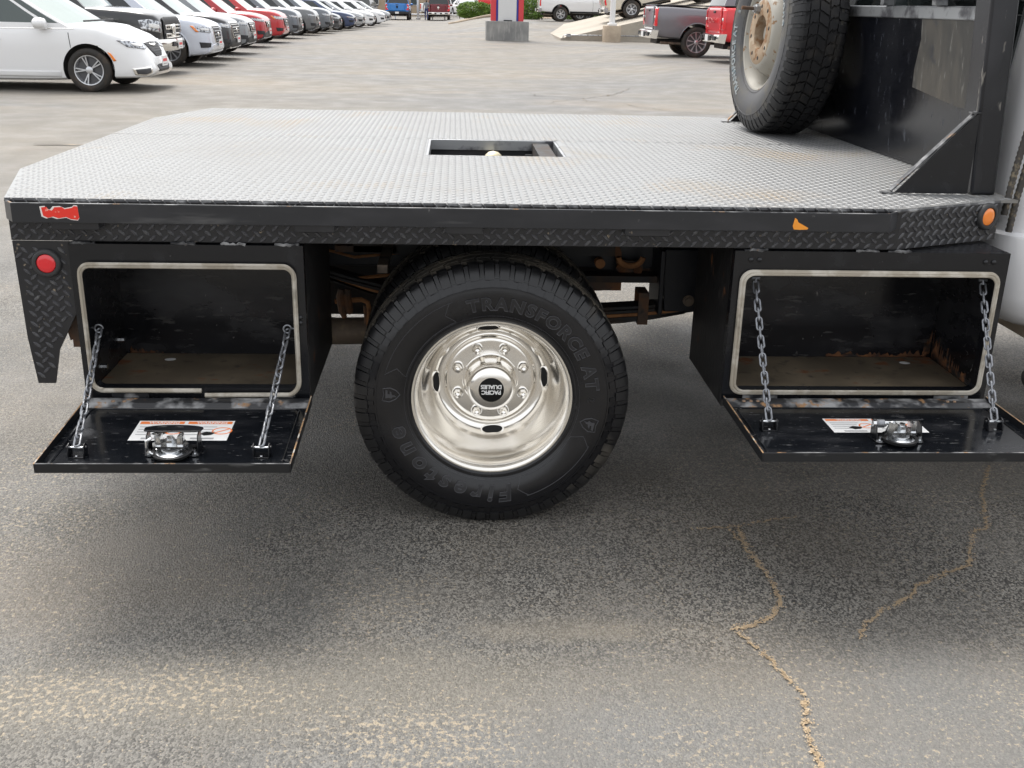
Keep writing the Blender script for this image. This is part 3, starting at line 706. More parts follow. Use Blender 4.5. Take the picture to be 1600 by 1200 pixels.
def latch(door, cx, d, s=1.0, turned=False):
    """paddle latch on the inner side of a door; door space: x along, -y outward, z up"""
    mb = MB()
    y = -d
    # black pressed housing: base flange, two cheeks, domed cover plate
    mb.prism([(cx-.065*s, y-.018), (cx+.065*s, y-.018), (cx+.072*s, y+.03), (cx+.05*s, y+.045), (cx-.05*s, y+.045), (cx-.072*s, y+.03)], 'z', .0035, .008, 'black_paint')
    for e in (-1, 1):
        mb.prism([(y-.014, .008), (y+.035, .008), (y+.035, .062*s), (y+.002, .052*s)], 'x', cx+e*.062*s-.0015, cx+e*.062*s+.0015, 'black_paint')
    cov = []
    for i in range(15):
        t = pi*i/14; cov.append((cx+.072*s*cos(t), y+.030+.022*sin(t)))
    cov += [(cx-.070*s, y+.012), (cx-.045*s, y+.004), (cx+.045*s, y+.004), (cx+.070*s, y+.012)]
    A = [(p[0], p[1], .060*s-(p[1]-y)*.10) for p in cov]; B = [(p[0], p[1], .064*s-(p[1]-y)*.10) for p in cov]
    mb.loops(A, B, 'door_inner')
    lt = mb.build('latch', door, bevel=.0015)
    mb = MB()
    # rotary mechanism
    def vcyl(x, yy, z0, z1, r, m, n=16, r1=None): mb.cyl((x, yy, z0), (x, yy, z1), r, m, n, r1)
    yy = y-.010
    mb.lathe([(.0001, 0)], 'zinc', 3) if False else None
    vcyl(cx, yy, .009, .018, .045*s, 'rubber_ring', 24, .050*s)
    vcyl(cx, yy, .018, .024, .040*s, 'zinc', 20, .028*s)
    vcyl(cx, yy, .024, .034, .026*s, 'zinc', 20, .026*s)
    mb.prism([(cx-.038*s, yy-.024), (cx+.034*s, yy-.026), (cx+.044*s, yy-.006), (cx+.030*s, yy+.018), (cx-.030*s, yy+.018), (cx-.044*s, yy-.004)], 'z', .034, .040, 'zinc')
    vcyl(cx, yy-.004, .040, .052, .013*s, 'zinc', 6)
    vcyl(cx, yy-.004, .052, .058, .008*s, 'zinc', 10)
    for e in (-1, 1):
        mb.prism([(cx+e*.026*s-.006, yy-.020), (cx+e*.026*s+.006, yy-.020), (cx+e*.026*s+.005, yy+.010), (cx+e*.026*s-.005, yy+.010)], 'z', .040, .062, 'zinc')
        vcyl(cx+e*.030*s, yy-.016, .030, .070, .0045*s, 'zinc', 8)
    if turned:
        mb.cyl((cx-.085*s, yy-.010, .060), (cx-.030*s, yy-.010, .060), .0075, 'zinc', 12)
        mb.cyl((cx-.075*s, yy-.010, .060), (cx-.055*s, yy-.010, .060), .011, 'chain', 12)
        mb.prism([(cx-.044, .022), (cx-.034, .022), (cx-.026, .066), (cx-.046, .070)], 'y', yy-.028, yy-.022, 'zinc')
    else:
        mb.tube([(cx-.040*s, yy-.026, .022), (cx-.052*s, yy-.030, .030), (cx-.050*s, yy-.030, .058), (cx-.038*s, yy-.026, .064)], .0042, 'zinc', 8)
    mb.build('latch_mechanism', door, bevel=.001) if False else mb.build('latch_mechanism', door)
    mb = MB()
    for e in (-1, 1):
        xx = cx+e*.055*s
        mb = MB(); mb.cyl((xx, y-.012, .006), (xx, y-.012, .012), .0085, 'zinc', 6); mb.cyl((xx, y-.012, .012), (xx, y-.012, .022), .0045, 'zinc', 8)
        mb.build('latch_bolt', door)
    # handle blade hanging below the door skin
    mb = MB(); hx = cx+.005
    mb.prism([(hx-.012, -.006), (hx+.016, -.006), (hx+.020, -.020), (hx+.006, -.040), (hx-.004, -.043), (hx-.010, -.028)] if not turned else [(hx-.018, -.006), (hx+.010, -.006), (hx+.006, -.018), (hx+.018, -.030), (hx+.030, -.034), (hx+.026, -.042), (hx+.004, -.040), (hx-.014, -.024)], 'y', -d-.02, -d-.012, 'black_paint')
    mb.build('door_handle', door, bevel=.002)

def warning_label(door, x0, x1, d0, d1, left):
    mb = MB(); sk = .012 if left else -.0
    z = .0040
    def q(a0, a1, b0, b1, m, h):    # a along x in 0..1, b inward->outward in 0..1
        pts = []
        for a, b in ((a0, b0), (a1, b0), (a1, b1), (a0, b1)):
            pts.append((x0+(x1-x0)*a, -(d0+(d1-d0)*b), z+h))
        mb.add(pts, [(0, 1, 2, 3)], m)
    q(0, 1, 0, 1, 'label_white', 0)
    for k in (0, 1):
        a = .02+.5*k
        q(a, a+.46, .04, .17, 'label_orange', .0003)
        for r in range(4): q(a+.02, a+.02+(.24 if r else .30)+.03*((r*7) % 3), .30+.13*r, .335+.13*r, 'label_grey', .0003)
        q(a+.10, a+.34, .86, .94, 'label_grey', .0003)
        cx = x0+(x1-x0)*(a+.39); cd = d0+(d1-d0)*.52; rr = (d1-d0)*.18
        ring = [(cx+rr*1.25*cos(2*pi*i/20), -(cd+rr*sin(2*pi*i/20)), z+.0003) for i in range(20)]+[(cx+rr*1.05*cos(2*pi*i/20), -(cd+rr*.8*sin(2*pi*i/20)), z+.0003) for i in range(20)]
        mb.add(ring, [(i, (i+1) % 20, 20+(i+1) % 20, 20+i) for i in range(20)], 'label_orange')
        mb.add([(cx-rr*.9, -(cd+rr*.5), z+.0003), (cx-rr*.7, -(cd+rr*.62), z+.0003), (cx+rr*.9, -(cd-rr*.5), z+.0003), (cx+rr*.7, -(cd-rr*.62), z+.0003)], [(0, 1, 2, 3)], 'label_orange')
        vs2, fs2 = text_geo('WARNING', (d1-d0)*.14, .0, .0004)
        tx = x0+(x1-x0)*(a+.25); ty = -(d0+(d1-d0)*.155)
        mb.add([(tx+v.x, ty+v.y, z+.0006) for v in vs2], fs2, 'label_white')
        # hand pictogram
        px = x0+(x1-x0)*(a+.25); pd = d0+(d1-d0)*.66
        mb.add([(px-.018, -pd, z+.0005), (px-.004, -(pd-.012), z+.0005), (px+.020, -(pd-.004), z+.0005), (px+.012, -(pd+.008), z+.0005), (px-.006, -(pd+.012), z+.0005)], [(0, 1, 2, 3, 4)], 'label_black')
    mb.build('warning_label', door, smooth=None, flip=False)

def door(x0, x1, ang, left):
    Ld = .402; rim = .020
    o = MB()
    o.box(x0, x1, -Ld, 0, -.003, .0, 'door_outer')
    o.box(x0+.0, x1-.0, -Ld, 0, .0002, .0030, 'door_inner')
    dr = o.build('toolbox_door', truck, loc=(0, -.022, .424 if left else .428), rot=(radians(ang), 0, 0), smooth=30)
    mb = MB()
    mb.box(x0-.001, x1+.001, -Ld-.004, -Ld, -.004, rim, 'door_outer')
    mb.box(x0-.004, x0-.001, -Ld-.004, 0, -.004, rim, 'door_outer'); mb.box(x1+.001, x1+.004, -Ld-.004, 0, -.004, rim, 'door_outer')
    mb.build('door_rim', dr, bevel=.0012)
    mb = MB()
    mb.box(x0-.001, x1+.001, -Ld-.0035, -Ld-.0005, rim+.0001, rim+.0012, 'black_edge')
    mb.box(x0-.0042, x0-.0008, -Ld-.004, 0, rim+.0001, rim+.0012, 'worn_edge'); mb.box(x1+.0008, x1+.0042, -Ld-.004, 0, rim+.0001, rim+.0012, 'worn_edge')
    mb.build('rim_edge', dr)
    mb = MB(); mb.prism([(-.045, .0034), (-.030, .012), (-.002, .014), (-.002, .0034)], 'x', x0, x1, 'black_edge')
    mb.build('hinge_strip', dr, smooth=20)
    # raised inner pan edge
    mb = MB(); pts = [(px, py, .0032) for px, py in rrect(x0+.022, x1-.022, -Ld+.020, -.052, .018)]
    mb.tube(pts, .0028, 'door_inner', 6, closed=True); mb.build('pan_bead', dr)
    r0 = None
    for cx in ((x0+.07, x0+.10, x1-.08) if left else (x0+.05, x0+.07, x0+.09, x0+.24, x1-.12, x1-.10)):
        if r0 is None:
            b2 = MB(); b2.strips([[(r*cos(2*pi*i/10), r*sin(2*pi*i/10), h) for i in range(10)] for r, h in ((.0065, 0), (.005, .003), (.0003, .004))], 'black_edge', True, False)
            r0 = b2.build('rivet', dr, loc=(cx, -.022, .0125))
        else: dup(r0, dr, loc=(cx, -.022, .0125))
    return dr
def bracket(dr, cx, d):
    mb = MB(); w = .019
    mb.box(cx-w, cx+w, -d-.016, -d+.016, .0032, .0055, 'black_paint')
    for s in (-1, 1):
        mb.prism([(-d-.016, .0055), (-d+.016, .0055), (-d+.014, .030), (-d+.004, .037), (-d-.008, .034)], 'x', cx+s*w-.0015, cx+s*w+.0015, 'black_paint')
        mb.cyl((cx+s*(w+.001), -d, .026), (cx+s*(w+.006), -d, .026), .005, 'black_paint', 8)
    mb.cyl((cx-w, -d, .026), (cx+w, -d, .026), .0035, 'zinc', 8)
    mb.cyl((cx, -d-.010, .0055), (cx, -d-.010, .009), .004, 'zinc', 8)
    mb.build('chain_bracket', dr, bevel=.001)
LINK = None
def chain(p0, p1, eye):
    """p0 eye on the box, p1 bracket on the door"""
    global LINK
    p0 = Vector(p0); p1 = Vector(p1)
    mb = MB()
    if eye:
        c = p0+Vector((0, 0, .004)); mb.tube([c+Vector((.011*cos(t), -.003, .011*sin(t))) for t in [2*pi*i/20 for i in range(18)]], .0026, 'chain', 8)
        mb.cyl(c+Vector((-eye*.011, 0, 0)), c+Vector((-eye*.030, .004, .002)), .003, 'chain', 8)
    else:
        mb.cyl(p0+Vector((-.012, .004, .012)), p0+Vector((.012, .004, .012)), .004, 'chain', 8)
        mb.cyl(p0+Vector((0, .002, .012)), p0+Vector((0, -.002, 0)), .003, 'chain', 8)
    ch = mb.build('door_chain', truck)
    n = max(3, round((p1-p0).length/.0262)); dv = (p1-p0)/n
    q = dv.normalized().to_track_quat('Z', 'Y')
    for i in range(n):
        if LINK is None:
            lm = MB(); pts = []
            hl, hw = .0115, .0072
            for t in range(9): a = pi*t/8; pts.append((hw*cos(a), 0, hl+hw*sin(a)))
            for t in range(9): a = pi+pi*t/8; pts.append((hw*cos(a), 0, -hl+hw*sin(a)))
            lm.tube(pts, .0030, 'chain', 7, closed=True)
            o = lm.build('link', ch); LINK = o
        else:
            o = LINK.copy(); COL.objects.link(o); o.parent = ch
        sag = Vector((0, 0, -.006*sin(pi*(i+.5)/n)))
        o.location = p0+dv*(i+.5)+sag
        tw = radians(random.uniform(-16, 16)+(90 if i % 2 else 0)+25)
        o.rotation_mode = 'QUATERNION'
        from mathutils import Quaternion
        o.rotation_quaternion = q @ Quaternion((0, 0, 1), tw)
LB0, LB1, RB0, RB1 = -1.122, -.512, .650, 1.418
toolbox(LB0, LB1, True); toolbox(RB0, RB1, False)
dl = door(LB0+.014, LB1+.004, 3.2, True); dr_ = door(RB0+.004, RB1-.006, -.3, False)
latch(dl, -.805, .318, 1.0); latch(dr_, 1.040, .288, .95, True)
warning_label(dl, -.938, -.690, .128, .245, True); warning_label(dr_, .893, 1.150, .133, .232, False)
bracket(dl, -1.034, .328); bracket(dl, -.586, .328); bracket(dr_, .722, .208); bracket(dr_, 1.335, .208)
chain((-1.072, .012, .622), (-1.034, -.348, .438), 1); chain((-.566, .012, .624), (-.586, -.348, .438), -1)
chain((.722, .020, .768), (.722, -.228, .462), 0); chain((1.368, .020, .768), (1.335, -.228, .462), 0)
# label wrapped edges: far toolboxes on the other side of the bed
for x0, x1 in ((LB0, LB1), (RB0, RB1)):
    mb = MB(); mb.box(x0, x1, 2.02, 2.44, .43, .862, 'box_side'); mb.box(x0+.03, x1-.03, 2.44, 2.456, .455, .83, 'black_paint')
    mb.build('far_toolbox', truck, bevel=.004)

# ---- tyres
SIDE = [(.222, -.078), (.230, -.092), (.240, -.1000), (.2405, -.1025), (.247, -.1030), (.2475, -.1050), (.262, -.1120), (.280, -.1180), (.300, -.1215), (.318, -.1220), (.334, -.1195), (.3345, -.1215), (.3385, -.1210), (.339, -.1185), (.350, -.1150), (.362, -.1090), (.3625, -.1105), (.3660, -.1095), (.3665, -.107), (.378, -.1000), (.389, -.0900), (.3925, -.072)]
def side_y(r):
    P = [(.240, -.1000), (.262, -.1120), (.280, -.1180), (.300, -.1215), (.318, -.1220), (.334, -.1195), (.350, -.1150), (.366, -.108), (.40, -.085)]
    for (r0, y0), (r1, y1) in zip(P, P[1:]):
        if r <= r1: return y0+(y1-y0)*(r-r0)/(r1-r0)
    return P[-1][1]
def flat(mb, z0):
    mb.v = [(x, y, max(z, z0)) for x, y, z in mb.v]
def tyre_geo(rub, trd, blk, flat_z=None, detail=True, rib=None):
    rib = rib or blk
    mb = MB(); N = 128
    mb.lathe(SIDE, rub, N); mb.lathe([(r, -y) for r, y in SIDE], rub, N)
    mb.lathe([(.3925, -.072), (.3945, -.03), (.395, 0), (.3945, .03), (.3925, .072)], trd, N)
    P = 56; p = 2*pi/P
    def pol(r, a, y): return (r*cos(a), y, r*sin(a))
    if detail:
        for k in range(P):
            a0 = k*p
            for s in (-1, 1):
                off = 0 if s < 0 else p*.5
                sec = [(.360, -.1150), (.376, -.1085), (.3905, -.1010), (.3995, -.0905), (.4025, -.074), (.4030, -.060), (.389, -.060), (.383, -.088), (.358, -.1080)]
                f0, f1 = a0+off, a0+off+p*.62
                mb.loops([pol(r, f0+(.10*p if i in (5, 6) else 0), y*-s) for i, (r, y) in enumerate(sec)], [pol(r, f1+(.10*p if i in (5, 6) else 0), y*-s) for i, (r, y) in enumerate(sec)], blk)
                # narrow lug between shoulder blocks
                sec2 = [(.366, -.1105), (.380, -.1035), (.3985, -.0900), (.4008, -.078), (.386, -.086), (.364, -.104)]
                mb.loops([pol(r, f1+p*.055, y*-s) for r, y in sec2], [pol(r, f1+p*.325, y*-s) for r, y in sec2], blk)
                # lower side lug on the sidewall ring
                c0 = a0+off
                sec3 = [(.3415, -.1205), (.3600, -.1125), (.3600, -.108), (.3415, -.115)]
                w = .55 if k % 2 else .30
                mb.loops([pol(r, c0, y*-s) for r, y in sec3], [pol(r, c0+p*w, y*-s) for r, y in sec3], rub)
            # intermediate and centre ribs: interlocked S shaped blocks
            for (y0, y1, ph, sh) in ((-.056, -.024, .0, .34), (.024, .056, .5, .34), (-.018, .018, .25, -.40)):
                b0 = a0+ph*p
                pts = [(b0, y0), (b0+.80*p, y0), (b0+.88*p+sh*p*.5, y0*.62+y1*.38), (b0+.78*p+sh*p*.55, y0*.42+y1*.58), (b0+.80*p+sh*p, y1), (b0+sh*p, y1), (b0-.02*p+sh*p*.55, y0*.42+y1*.58), (b0+.08*p+sh*p*.5, y0*.62+y1*.38)]
                mb.loops([pol(.391, a, y) for a, y in pts], [pol(.4025, a, y) for a, y in pts], rib)
    if flat_z is not None: flat(mb, flat_z)
    return mb
def bent_text(mb, s, size, R, amid, m, h=.0026, off=0.0, shear=0.0, space=1.0, outline=None):
    """letters wrapped round the outer sidewall, tops outwards, read clockwise seen from -Y"""
    if outline:
        v3, f3 = text_geo(s, size, 0, off, shear, space, .0011)
        mb.add([((R+v.y)*cos(amid-v.x/R), side_y(R+v.y)-.0002-h-v.z, (R+v.y)*sin(amid-v.x/R)) for v in v3], f3, outline)
    vs_, fs = text_geo(s, size, h, off, shear, space)
    mb.add([((R+v.y)*cos(amid-v.x/R), side_y(R+v.y)-.0002-v.z, (R+v.y)*sin(amid-v.x/R)) for v in vs_], fs, m)
def arc_line(mb, R0, a0, R1, a1, m, r=.0011, n=24):
    mb.tube([((R0+(R1-R0)*i/n)*cos(a0+(a1-a0)*i/n), side_y(R0+(R1-R0)*i/n)-.0004, (R0+(R1-R0)*i/n)*sin(a0+(a1-a0)*i/n)) for i in range(n+1)], r, m, 5)
def shield(mb, R, a, m, m2):
    def loc(u, v, h): # u tangential clockwise, v radial
        r = R+v; t = a-u/R; return (r*cos(t), side_y(r)-.0004-h, r*sin(t))
    out = [(-.017, .024), (0, .020), (.017, .024), (.021, .004), (.014, -.014), (0, -.026), (-.014, -.014), (-.021, .004)]
    mb.tube([loc(u, v, .0008) for u, v in out], .0016, m, 5, closed=True)
    F = [(-.007, -.016), (-.001, -.010), (.000, -.003), (.008, -.001), (.011, .004), (.001, .003), (.003, .009), (.013, .010), (.015, .016), (-.010, .015), (-.008, .006), (-.011, -.002), (-.006, -.006)]
    mb.loops([loc(u, v, .0002) for u, v in F], [loc(u, v, .0022) for u, v in F], m2)
def letter_mesh(m, m2, big=True):
    mb = MB()
    bent_text(mb, 'TRANSFORCE AT', .050, .275, radians(56), m, off=.0022, space=1.26, outline=m2)
    bent_text(mb, '2', .028, .277, radians(1.0), m, off=.0006)
    bent_text(mb, 'Firestone', .070, .270, radians(240), m, off=.0022, shear=.16, space=1.50, outline=m2)
    shield(mb, .292, radians(176), m2, m2); shield(mb, .292, radians(-14), m2, m2)
    for a0, a1 in ((114, 164), (-26, -70)):
        arc_line(mb, .258, radians(a0), .258, radians(a1), m2); arc_line(mb, .318, radians(a0-3 if a0 > 0 else a0), .318, radians(a1), m2)
        for aa, sg in ((a0, 1), (a1, -1)):
            arc_line(mb, .258, radians(aa), .290, radians(aa+sg*4), m2, n=4); arc_line(mb, .290, radians(aa+sg*4), .318, radians(aa-sg*1), m2, n=4)
    arc_line(mb, .2545, radians(0), .2545, radians(360), m2, .0005, 90)
    bent_text(mb, 'LT245/75R17  LOAD RANGE E  MADE IN USA', .008, .248, radians(75), m2, h=.0005)
    bent_text(mb, 'STEEL BELTED RADIAL  TUBELESS  M+S', .008, .248, radians(250), m2, h=.0005)
    return mb

WC = (0, .178, .398)
def rim_geo():
    mb = MB(); N = 96
    lip = [(.226, -.070), (.233, -.082), (.2365, -.0885), (.2365, -.0940), (.2340, -.0968), (.2290, -.0970), (.2250, -.0945), (.2220, -.0900)]
    mb.lathe(lip, 'wheel_lip', N)
    bowl = [(.2220, -.0900), (.2190, -.0840), (.2155, -.0760), (.2120, -.0640), (.2085, -.0500), (.2050, -.0350), (.2020, -.0180), (.1985, .0020), (.1940, .0220), (.1880, .0420), (.1800, .0600), (.1700, .0730), (.1600, .0800), (.1500, .0830), (.1420, .0825), (.1375, .0795), (.1345, .0740), (.1310, .0715), (.1200, .0708), (.0850, .0708)]
    mb.lathe(bowl, 'wheel_chrome', N)
    return mb
def hub_geo():
    mb = MB()
    mb.lathe([(.0860, .0712), (.0830, .0690), (.0790, .0690), (.0770, .0660), (.0745, .0400), (.0730, .0000), (.0700, -.0100), (.0640, -.0165), (.0520, -.0205), (.0380, -.0225), (.0372, -.0200), (.0001, -.0200)], 'wheel_chrome', 64)
    return mb
def dual_wheel(name, loc, rotz=0, full=True, detail=True):
    w = rim_geo().build(name, truck, loc=loc, rot=(0, 0, rotz))
    tyre_geo('rubber', 'tread', 'tread_block', -.3965, detail, 'tread_rib').build('tyre', w, smooth=32)
    if not full: return w
    hub_geo().build('hub_cap', w)
    letter_mesh('rubber_letter', 'rubber_line').build('sidewall_lettering', w, smooth=25)
    # hub emblem: upside-down two line print on a black disc
    mb = MB(); mb.strips([[(r*cos(2*pi*i/36), -.0203-h, r*sin(2*pi*i/36)) for i in range(36)] for r, h in ((.0372, .0), (.0362, .0014), (.0001, .0014))], 'label_black', True, False)
    for s, zz in (('PACIFIC', .0025), ('DUALIES', -.0150)):
        v2, f2 = text_geo(s, .0175, 0, .0007, 0, .92)
        mb.add([(-v.x, -.0221, -(v.y+zz)) for v in v2], f2, 'label_white')
    mb.build('hub_emblem', w, smooth=None, flip=False)
    n0 = None
    for k in range(8):
        a = radians(22.5+45*k); c = (.1075*cos(a), .0708, .1075*sin(a))
        if n0 is None:
            mb = MB()
            mb.lathe([(.0175, 0), (.0175, -.004), (.0155, -.005)], 'wheel_chrome', 20); mb.lathe([(.0135, -.004), (.0135, -.018), (.0115, -.022)], 'wheel_chrome', 6)
            mb.lathe([(.0115, -.021), (.0112, -.027), (.008, -.033), (.0002, -.0355)], 'wheel_chrome', 16)
            n0 = mb.build('lug_nut', w, loc=c)
        else: dup(n0, w, loc=c)
    # oval hand holes with rolled rims on the dish
    h0 = None
    for k in range(4):
        a = radians(3+90*k)
        if h0 is None:
            mb = MB(); pts = []; pin = []
            for i in range(28):
                t = 2*pi*i/28; tt = .034*cos(t); rr = .166+.0125*sin(t)
                yy = .0790-(rr-.1615)*.70-.0016
                an = tt/.166; pts.append((rr*cos(an), yy-.0012, rr*sin(an)))
            mb.tube(pts, .0028, 'wheel_chrome', 8, closed=True)
            mb.add([(p[0], p[1]+.0004, p[2]) for p in pts], [tuple(range(28))], 'dark')
            h0 = mb.build('hand_hole', w, rot=(0, -a, 0))
        else: dup(h0, w, rot=(0, -a, 0))
    return w
dual_wheel('rear_wheel', WC)
iw = dual_wheel('inner_wheel', (0, .178+.345, .398), full=False)
fw_ = dual_wheel('far_wheel', (0, 2.452-.178, .398), pi, full=False, detail=False)

# ---- chassis
mb = MB(); mb.prism([(.60, .0)], 'y', 0, 1, 'frame_black') if False else None
for yy in (.80, 1.60):
    mb = MB(); mb.box(-1.38, 5.2, yy, yy+.06, .615, .82, 'frame_black'); mb.build('frame_rail', truck, bevel=.006)
for xx in (-1.30, -.95, -.60, -.25, .22, .56, .92, 1.28):
    ya = .50 if abs(xx) > 1.2 else .05
    mb = MB(); mb.box(xx-.03, xx+.03, ya, 2.45-ya, .885, .970, 'under_dark'); mb.build('cross_member', truck)
mb = MB(); mb.box(-1.38, 1.48, .86, 1.58, .868, .885, 'under_dark'); mb.box(-1.2, -.45, .86, 1.58, .60, .62, 'under_dark'); mb.box(-.44, .42, .62, .64, .70, .868, 'under_dark'); mb.build('underfloor', truck)
mb = MB(); mb.box(-.98, -.28, .98, 1.42, .375, .66, 'under_dark'); mb.build('left_gap_block', truck, bevel=.05)  # added dark box that closes the bright gap left of the wheel
mb = MB(); mb.box(.20, .455, .90, 1.5, .50, .64, 'under_dark'); mb.build('right_gap_block', truck, bevel=.03)  # added dark box covering the daylight gap right of the wheel
mb = MB(); mb.cyl((0, .30, .398), (0, 2.15, .398), .052, 'rust_steel', 20)
mb.strips([[(r*cos(2*pi*i/24), 1.22+h, .398+r*sin(2*pi*i/24)) for i in range(24)] for r, h in ((.05, -.2), (.13, -.13), (.17, -.03), (.17, .03), (.13, .13), (.05, .2))], 'under_dark', True, True)
mb.build('rear_axle', truck)
# leaf springs
def leaf(p, w, t, m, nm, y0):
    mb = MB(); up = [(x, z+t) for x, z in p]; mb.prism(p+up[::-1], 'y', y0, y0+w, m); return mb.build(nm, spring, bevel=.002)
def arch(x0, x1, za, zc, zb, n=12):
    out = []
    for i in range(n+1):
        t = i/n; x = x0+(x1-x0)*t
        z = za*(1-t)*(1-t)+2*(zc)*t*(1-t)+zb*t*t; out.append((x, z))
    return out
mb = MB(); mb.box(-.07, .07, .655, .775, .440, .475, 'rust_steel')
spring = mb.build('leaf_spring', truck, bevel=.003)
for i, (m, dz, dx) in enumerate((('under_dark', .040, 0), ('under_dark', .026, .0), ('rust_bright', .0135, .02), ('under_dark', 0, .06), ('under_dark', -.013, .12))):
    leaf(arch(-.72+dx, .80-dx, .645+dz, .365+dz, .505+dz), .07, .0115, m, 'leaf', .66)
mb = MB()
for s in (-1, 1):
    mb.box(.515, .550, .651 if s < 0 else .733, .657 if s < 0 else .739, .462, .560, 'rust_steel')
mb.box(.515, .550, .651, .739, .560, .566, 'rust_steel'); mb.box(.515, .550, .651, .739, .455, .462, 'rust_steel'); mb.build('spring_clip', spring)
mb = MB(); mb.cyl((.415, .70, .42), (.415, .70, .47), .016, 'rust_steel', 10); mb.cyl((.38, .69, .447), (.415, .69, .447), .009, 'exhaust', 8); mb.build('spring_bolt', spring)
# hanger bracket with bolt
mb = MB(); mb.prism([(.585, .72), (.79, .72), (.79, .53), (.77, .505), (.60, .505)], 'y', .640, .648, 'frame_black')
mb.box(.575, .592, .62, .80, .50, .72, 'frame_black'); mb.box(.60, .79, .648, .80, .70, .72, 'frame_black')
hang = mb.build('spring_hanger', truck, bevel=.004)
mb = MB(); mb.cyl((.682, .640, .545), (.682, .632, .545), .019, 'exhaust', 20); mb.cyl((.682, .632, .545), (.682, .622, .545), .014, 'exhaust', 6); mb.build('hanger_bolt', hang)
mb = MB(); mb.prism([(.375, .86), (.585, .86), (.585, .63), (.44, .60), (.395, .62)], 'y', .770, .778, 'frame_black')
pl = mb.build('frame_plate', truck)
mb = MB(); mb.cyl((.384, .735, .655), (.384, .70, .655), .017, 'rust_bright', 16); mb.build('bump_pin', pl)
mb = MB(); mb.cyl((.384, .768, .697), (.384, .764, .697), .008, 'label_white', 10); mb.build('frame_daylight', pl)  # white disc painted as daylight through a hole in the frame
mb = MB(); mb.tube([(.487+.042*cos(t), .70, .682+.034*sin(t)) for t in [pi+.1+(pi-.2)*i/14 for i in range(15)]], .010, 'rust_bright', 8)
mb.prism([(.425, .74), (.440, .66), (.455, .615), (.535, .63), (.53, .66), (.46, .665), (.45, .74)], 'y', .715, .73, 'rust_steel'); mb.build('bump_stop', pl)
for (a, c) in ((.455, .64), (.515, .632)):
    mb = MB(); mb.cyl((a, .715, c), (a, .705, c), .015, 'rust', 10); mb.build('frame_bolt', pl)
mb = MB(); mb.box(.30, .60, .66, .74, .600, .622, 'under_dark'); mb.box(.30, .46, .70, .76, .562, .590, 'rust_steel'); mb.build('crossbar', pl)
# exhaust, hanger hook and shackle left of the wheel
mb = MB(); mb.tube([(-1.25, .88, .40), (-.75, .80, .398), (-.52, .74, .398), (-.30, .735, .405), (-.15, .80, .46), (.25, .95, .52)], .047, 'exhaust', 20); mb.build('exhaust_pipe', truck)
mb = MB(); mb.tube([(-.515, .70, .515), (-.47, .70, .520), (-.425, .70, .522), (-.405, .70, .512), (-.400, .70, .49), (-.402, .70, .455), (-.402, .70, .425)], .0085, 'rust_bright', 8)
mb.tube([(-.415, .71, .50), (-.412, .71, .45), (-.414, .71, .42)], .007, 'rust_steel', 8); mb.build('exhaust_hanger', truck)
mb = MB()
for dx, l in ((0, .10), (.022, .085)): mb.tube([(-.490+dx, .675, .565), (-.494+dx, .675, .54), (-.488+dx, .675, .52-l*.3), (-.482+dx, .675, .565-l)], [.010, .015, .014, .008], 'rust_steel', 8)
mb.build('rubber_hanger', truck)
mb = MB(); mb.box(-.50, -.30, .62, .66, .705, .725, 'rust_steel'); mb.box(-.34, -.31, .30, .66, .715, .740, 'exhaust'); mb.build('rear_crossbar', truck)

mb = MB(); mb.cyl((.30, 1.16, .52), (1.9, 1.20, .58), .045, 'rust_steel', 16); mb.build('drive_shaft', truck)
for yy, zz, r in ((.74, .835, .006), (.76, .66, .005), (.70, .60, .006)):
    mb = MB(); mb.tube([(-.58, yy, zz+.03), (-.45, yy-.02, zz), (-.30, yy, zz+.012), (-.12, yy+.03, zz+.04)], r, 'rust_bright', 6); mb.build('brake_line', truck)
# ---- headache rack
def shx(z): return -.062*(z-DZ)
rk = MB()
rk.loops([(1.402, .245, DZ), (1.477, .245, DZ), (1.477, .345, DZ), (1.402, .345, DZ)], [(1.402+shx(2.05), .245, 2.05), (1.477+shx(2.05)+.01, .245, 2.05), (1.477+shx(2.05)+.01, .345, 2.05), (1.402+shx(2.05), .345, 2.05)], 'post_grey')
rack = rk.build('headache_rack', truck, bevel=.008)
rk = MB(); rk.loops([(1.402, 2.105, DZ), (1.477, 2.105, DZ), (1.477, 2.205, DZ), (1.402, 2.205, DZ)], [(1.402+shx(2.05), 2.105, 2.05), (1.487+shx(2.05), 2.105, 2.05), (1.487+shx(2.05), 2.205, 2.05), (1.402+shx(2.05), 2.205, 2.05)], 'post_grey'); rk.build('rack_post', rack, bevel=.008)
rk = MB(); rk.loops([(1.478, .345, DZ+.001), (1.483, .345, DZ+.001), (1.483, 2.105, DZ+.001), (1.478, 2.105, DZ+.001)], [(1.478+shx(1.48), .345, 1.48), (1.483+shx(1.48), .345, 1.48), (1.483+shx(1.48), 2.105, 1.48), (1.478+shx(1.48), 2.105, 1.48)], 'panel_scuffed')
pan = rk.build('rack_panel', rack, smooth=20)
def on_panel(name, yz, m, t=.0015, off=.0006):
    k = MB(); k.loops([(1.478+shx(z)-off, y, z) for y, z in yz], [(1.478+shx(z)-off-t, y, z) for y, z in yz], m); return k.build(name, rack, smooth=20)
on_panel('dull_patch', [(.347, 1.478), (.347, 1.205), (.55, 1.205), (.90, 1.24), (.895, 1.30), (.86, 1.40), (.87, 1.478)], 'panel_patch', .001)
rk = MB(); rk.box(1.440, 1.478, .346, 2.104, 1.462, 1.502, 'rail_steel'); rk.build('rack_crossrail', rack, bevel=.004)
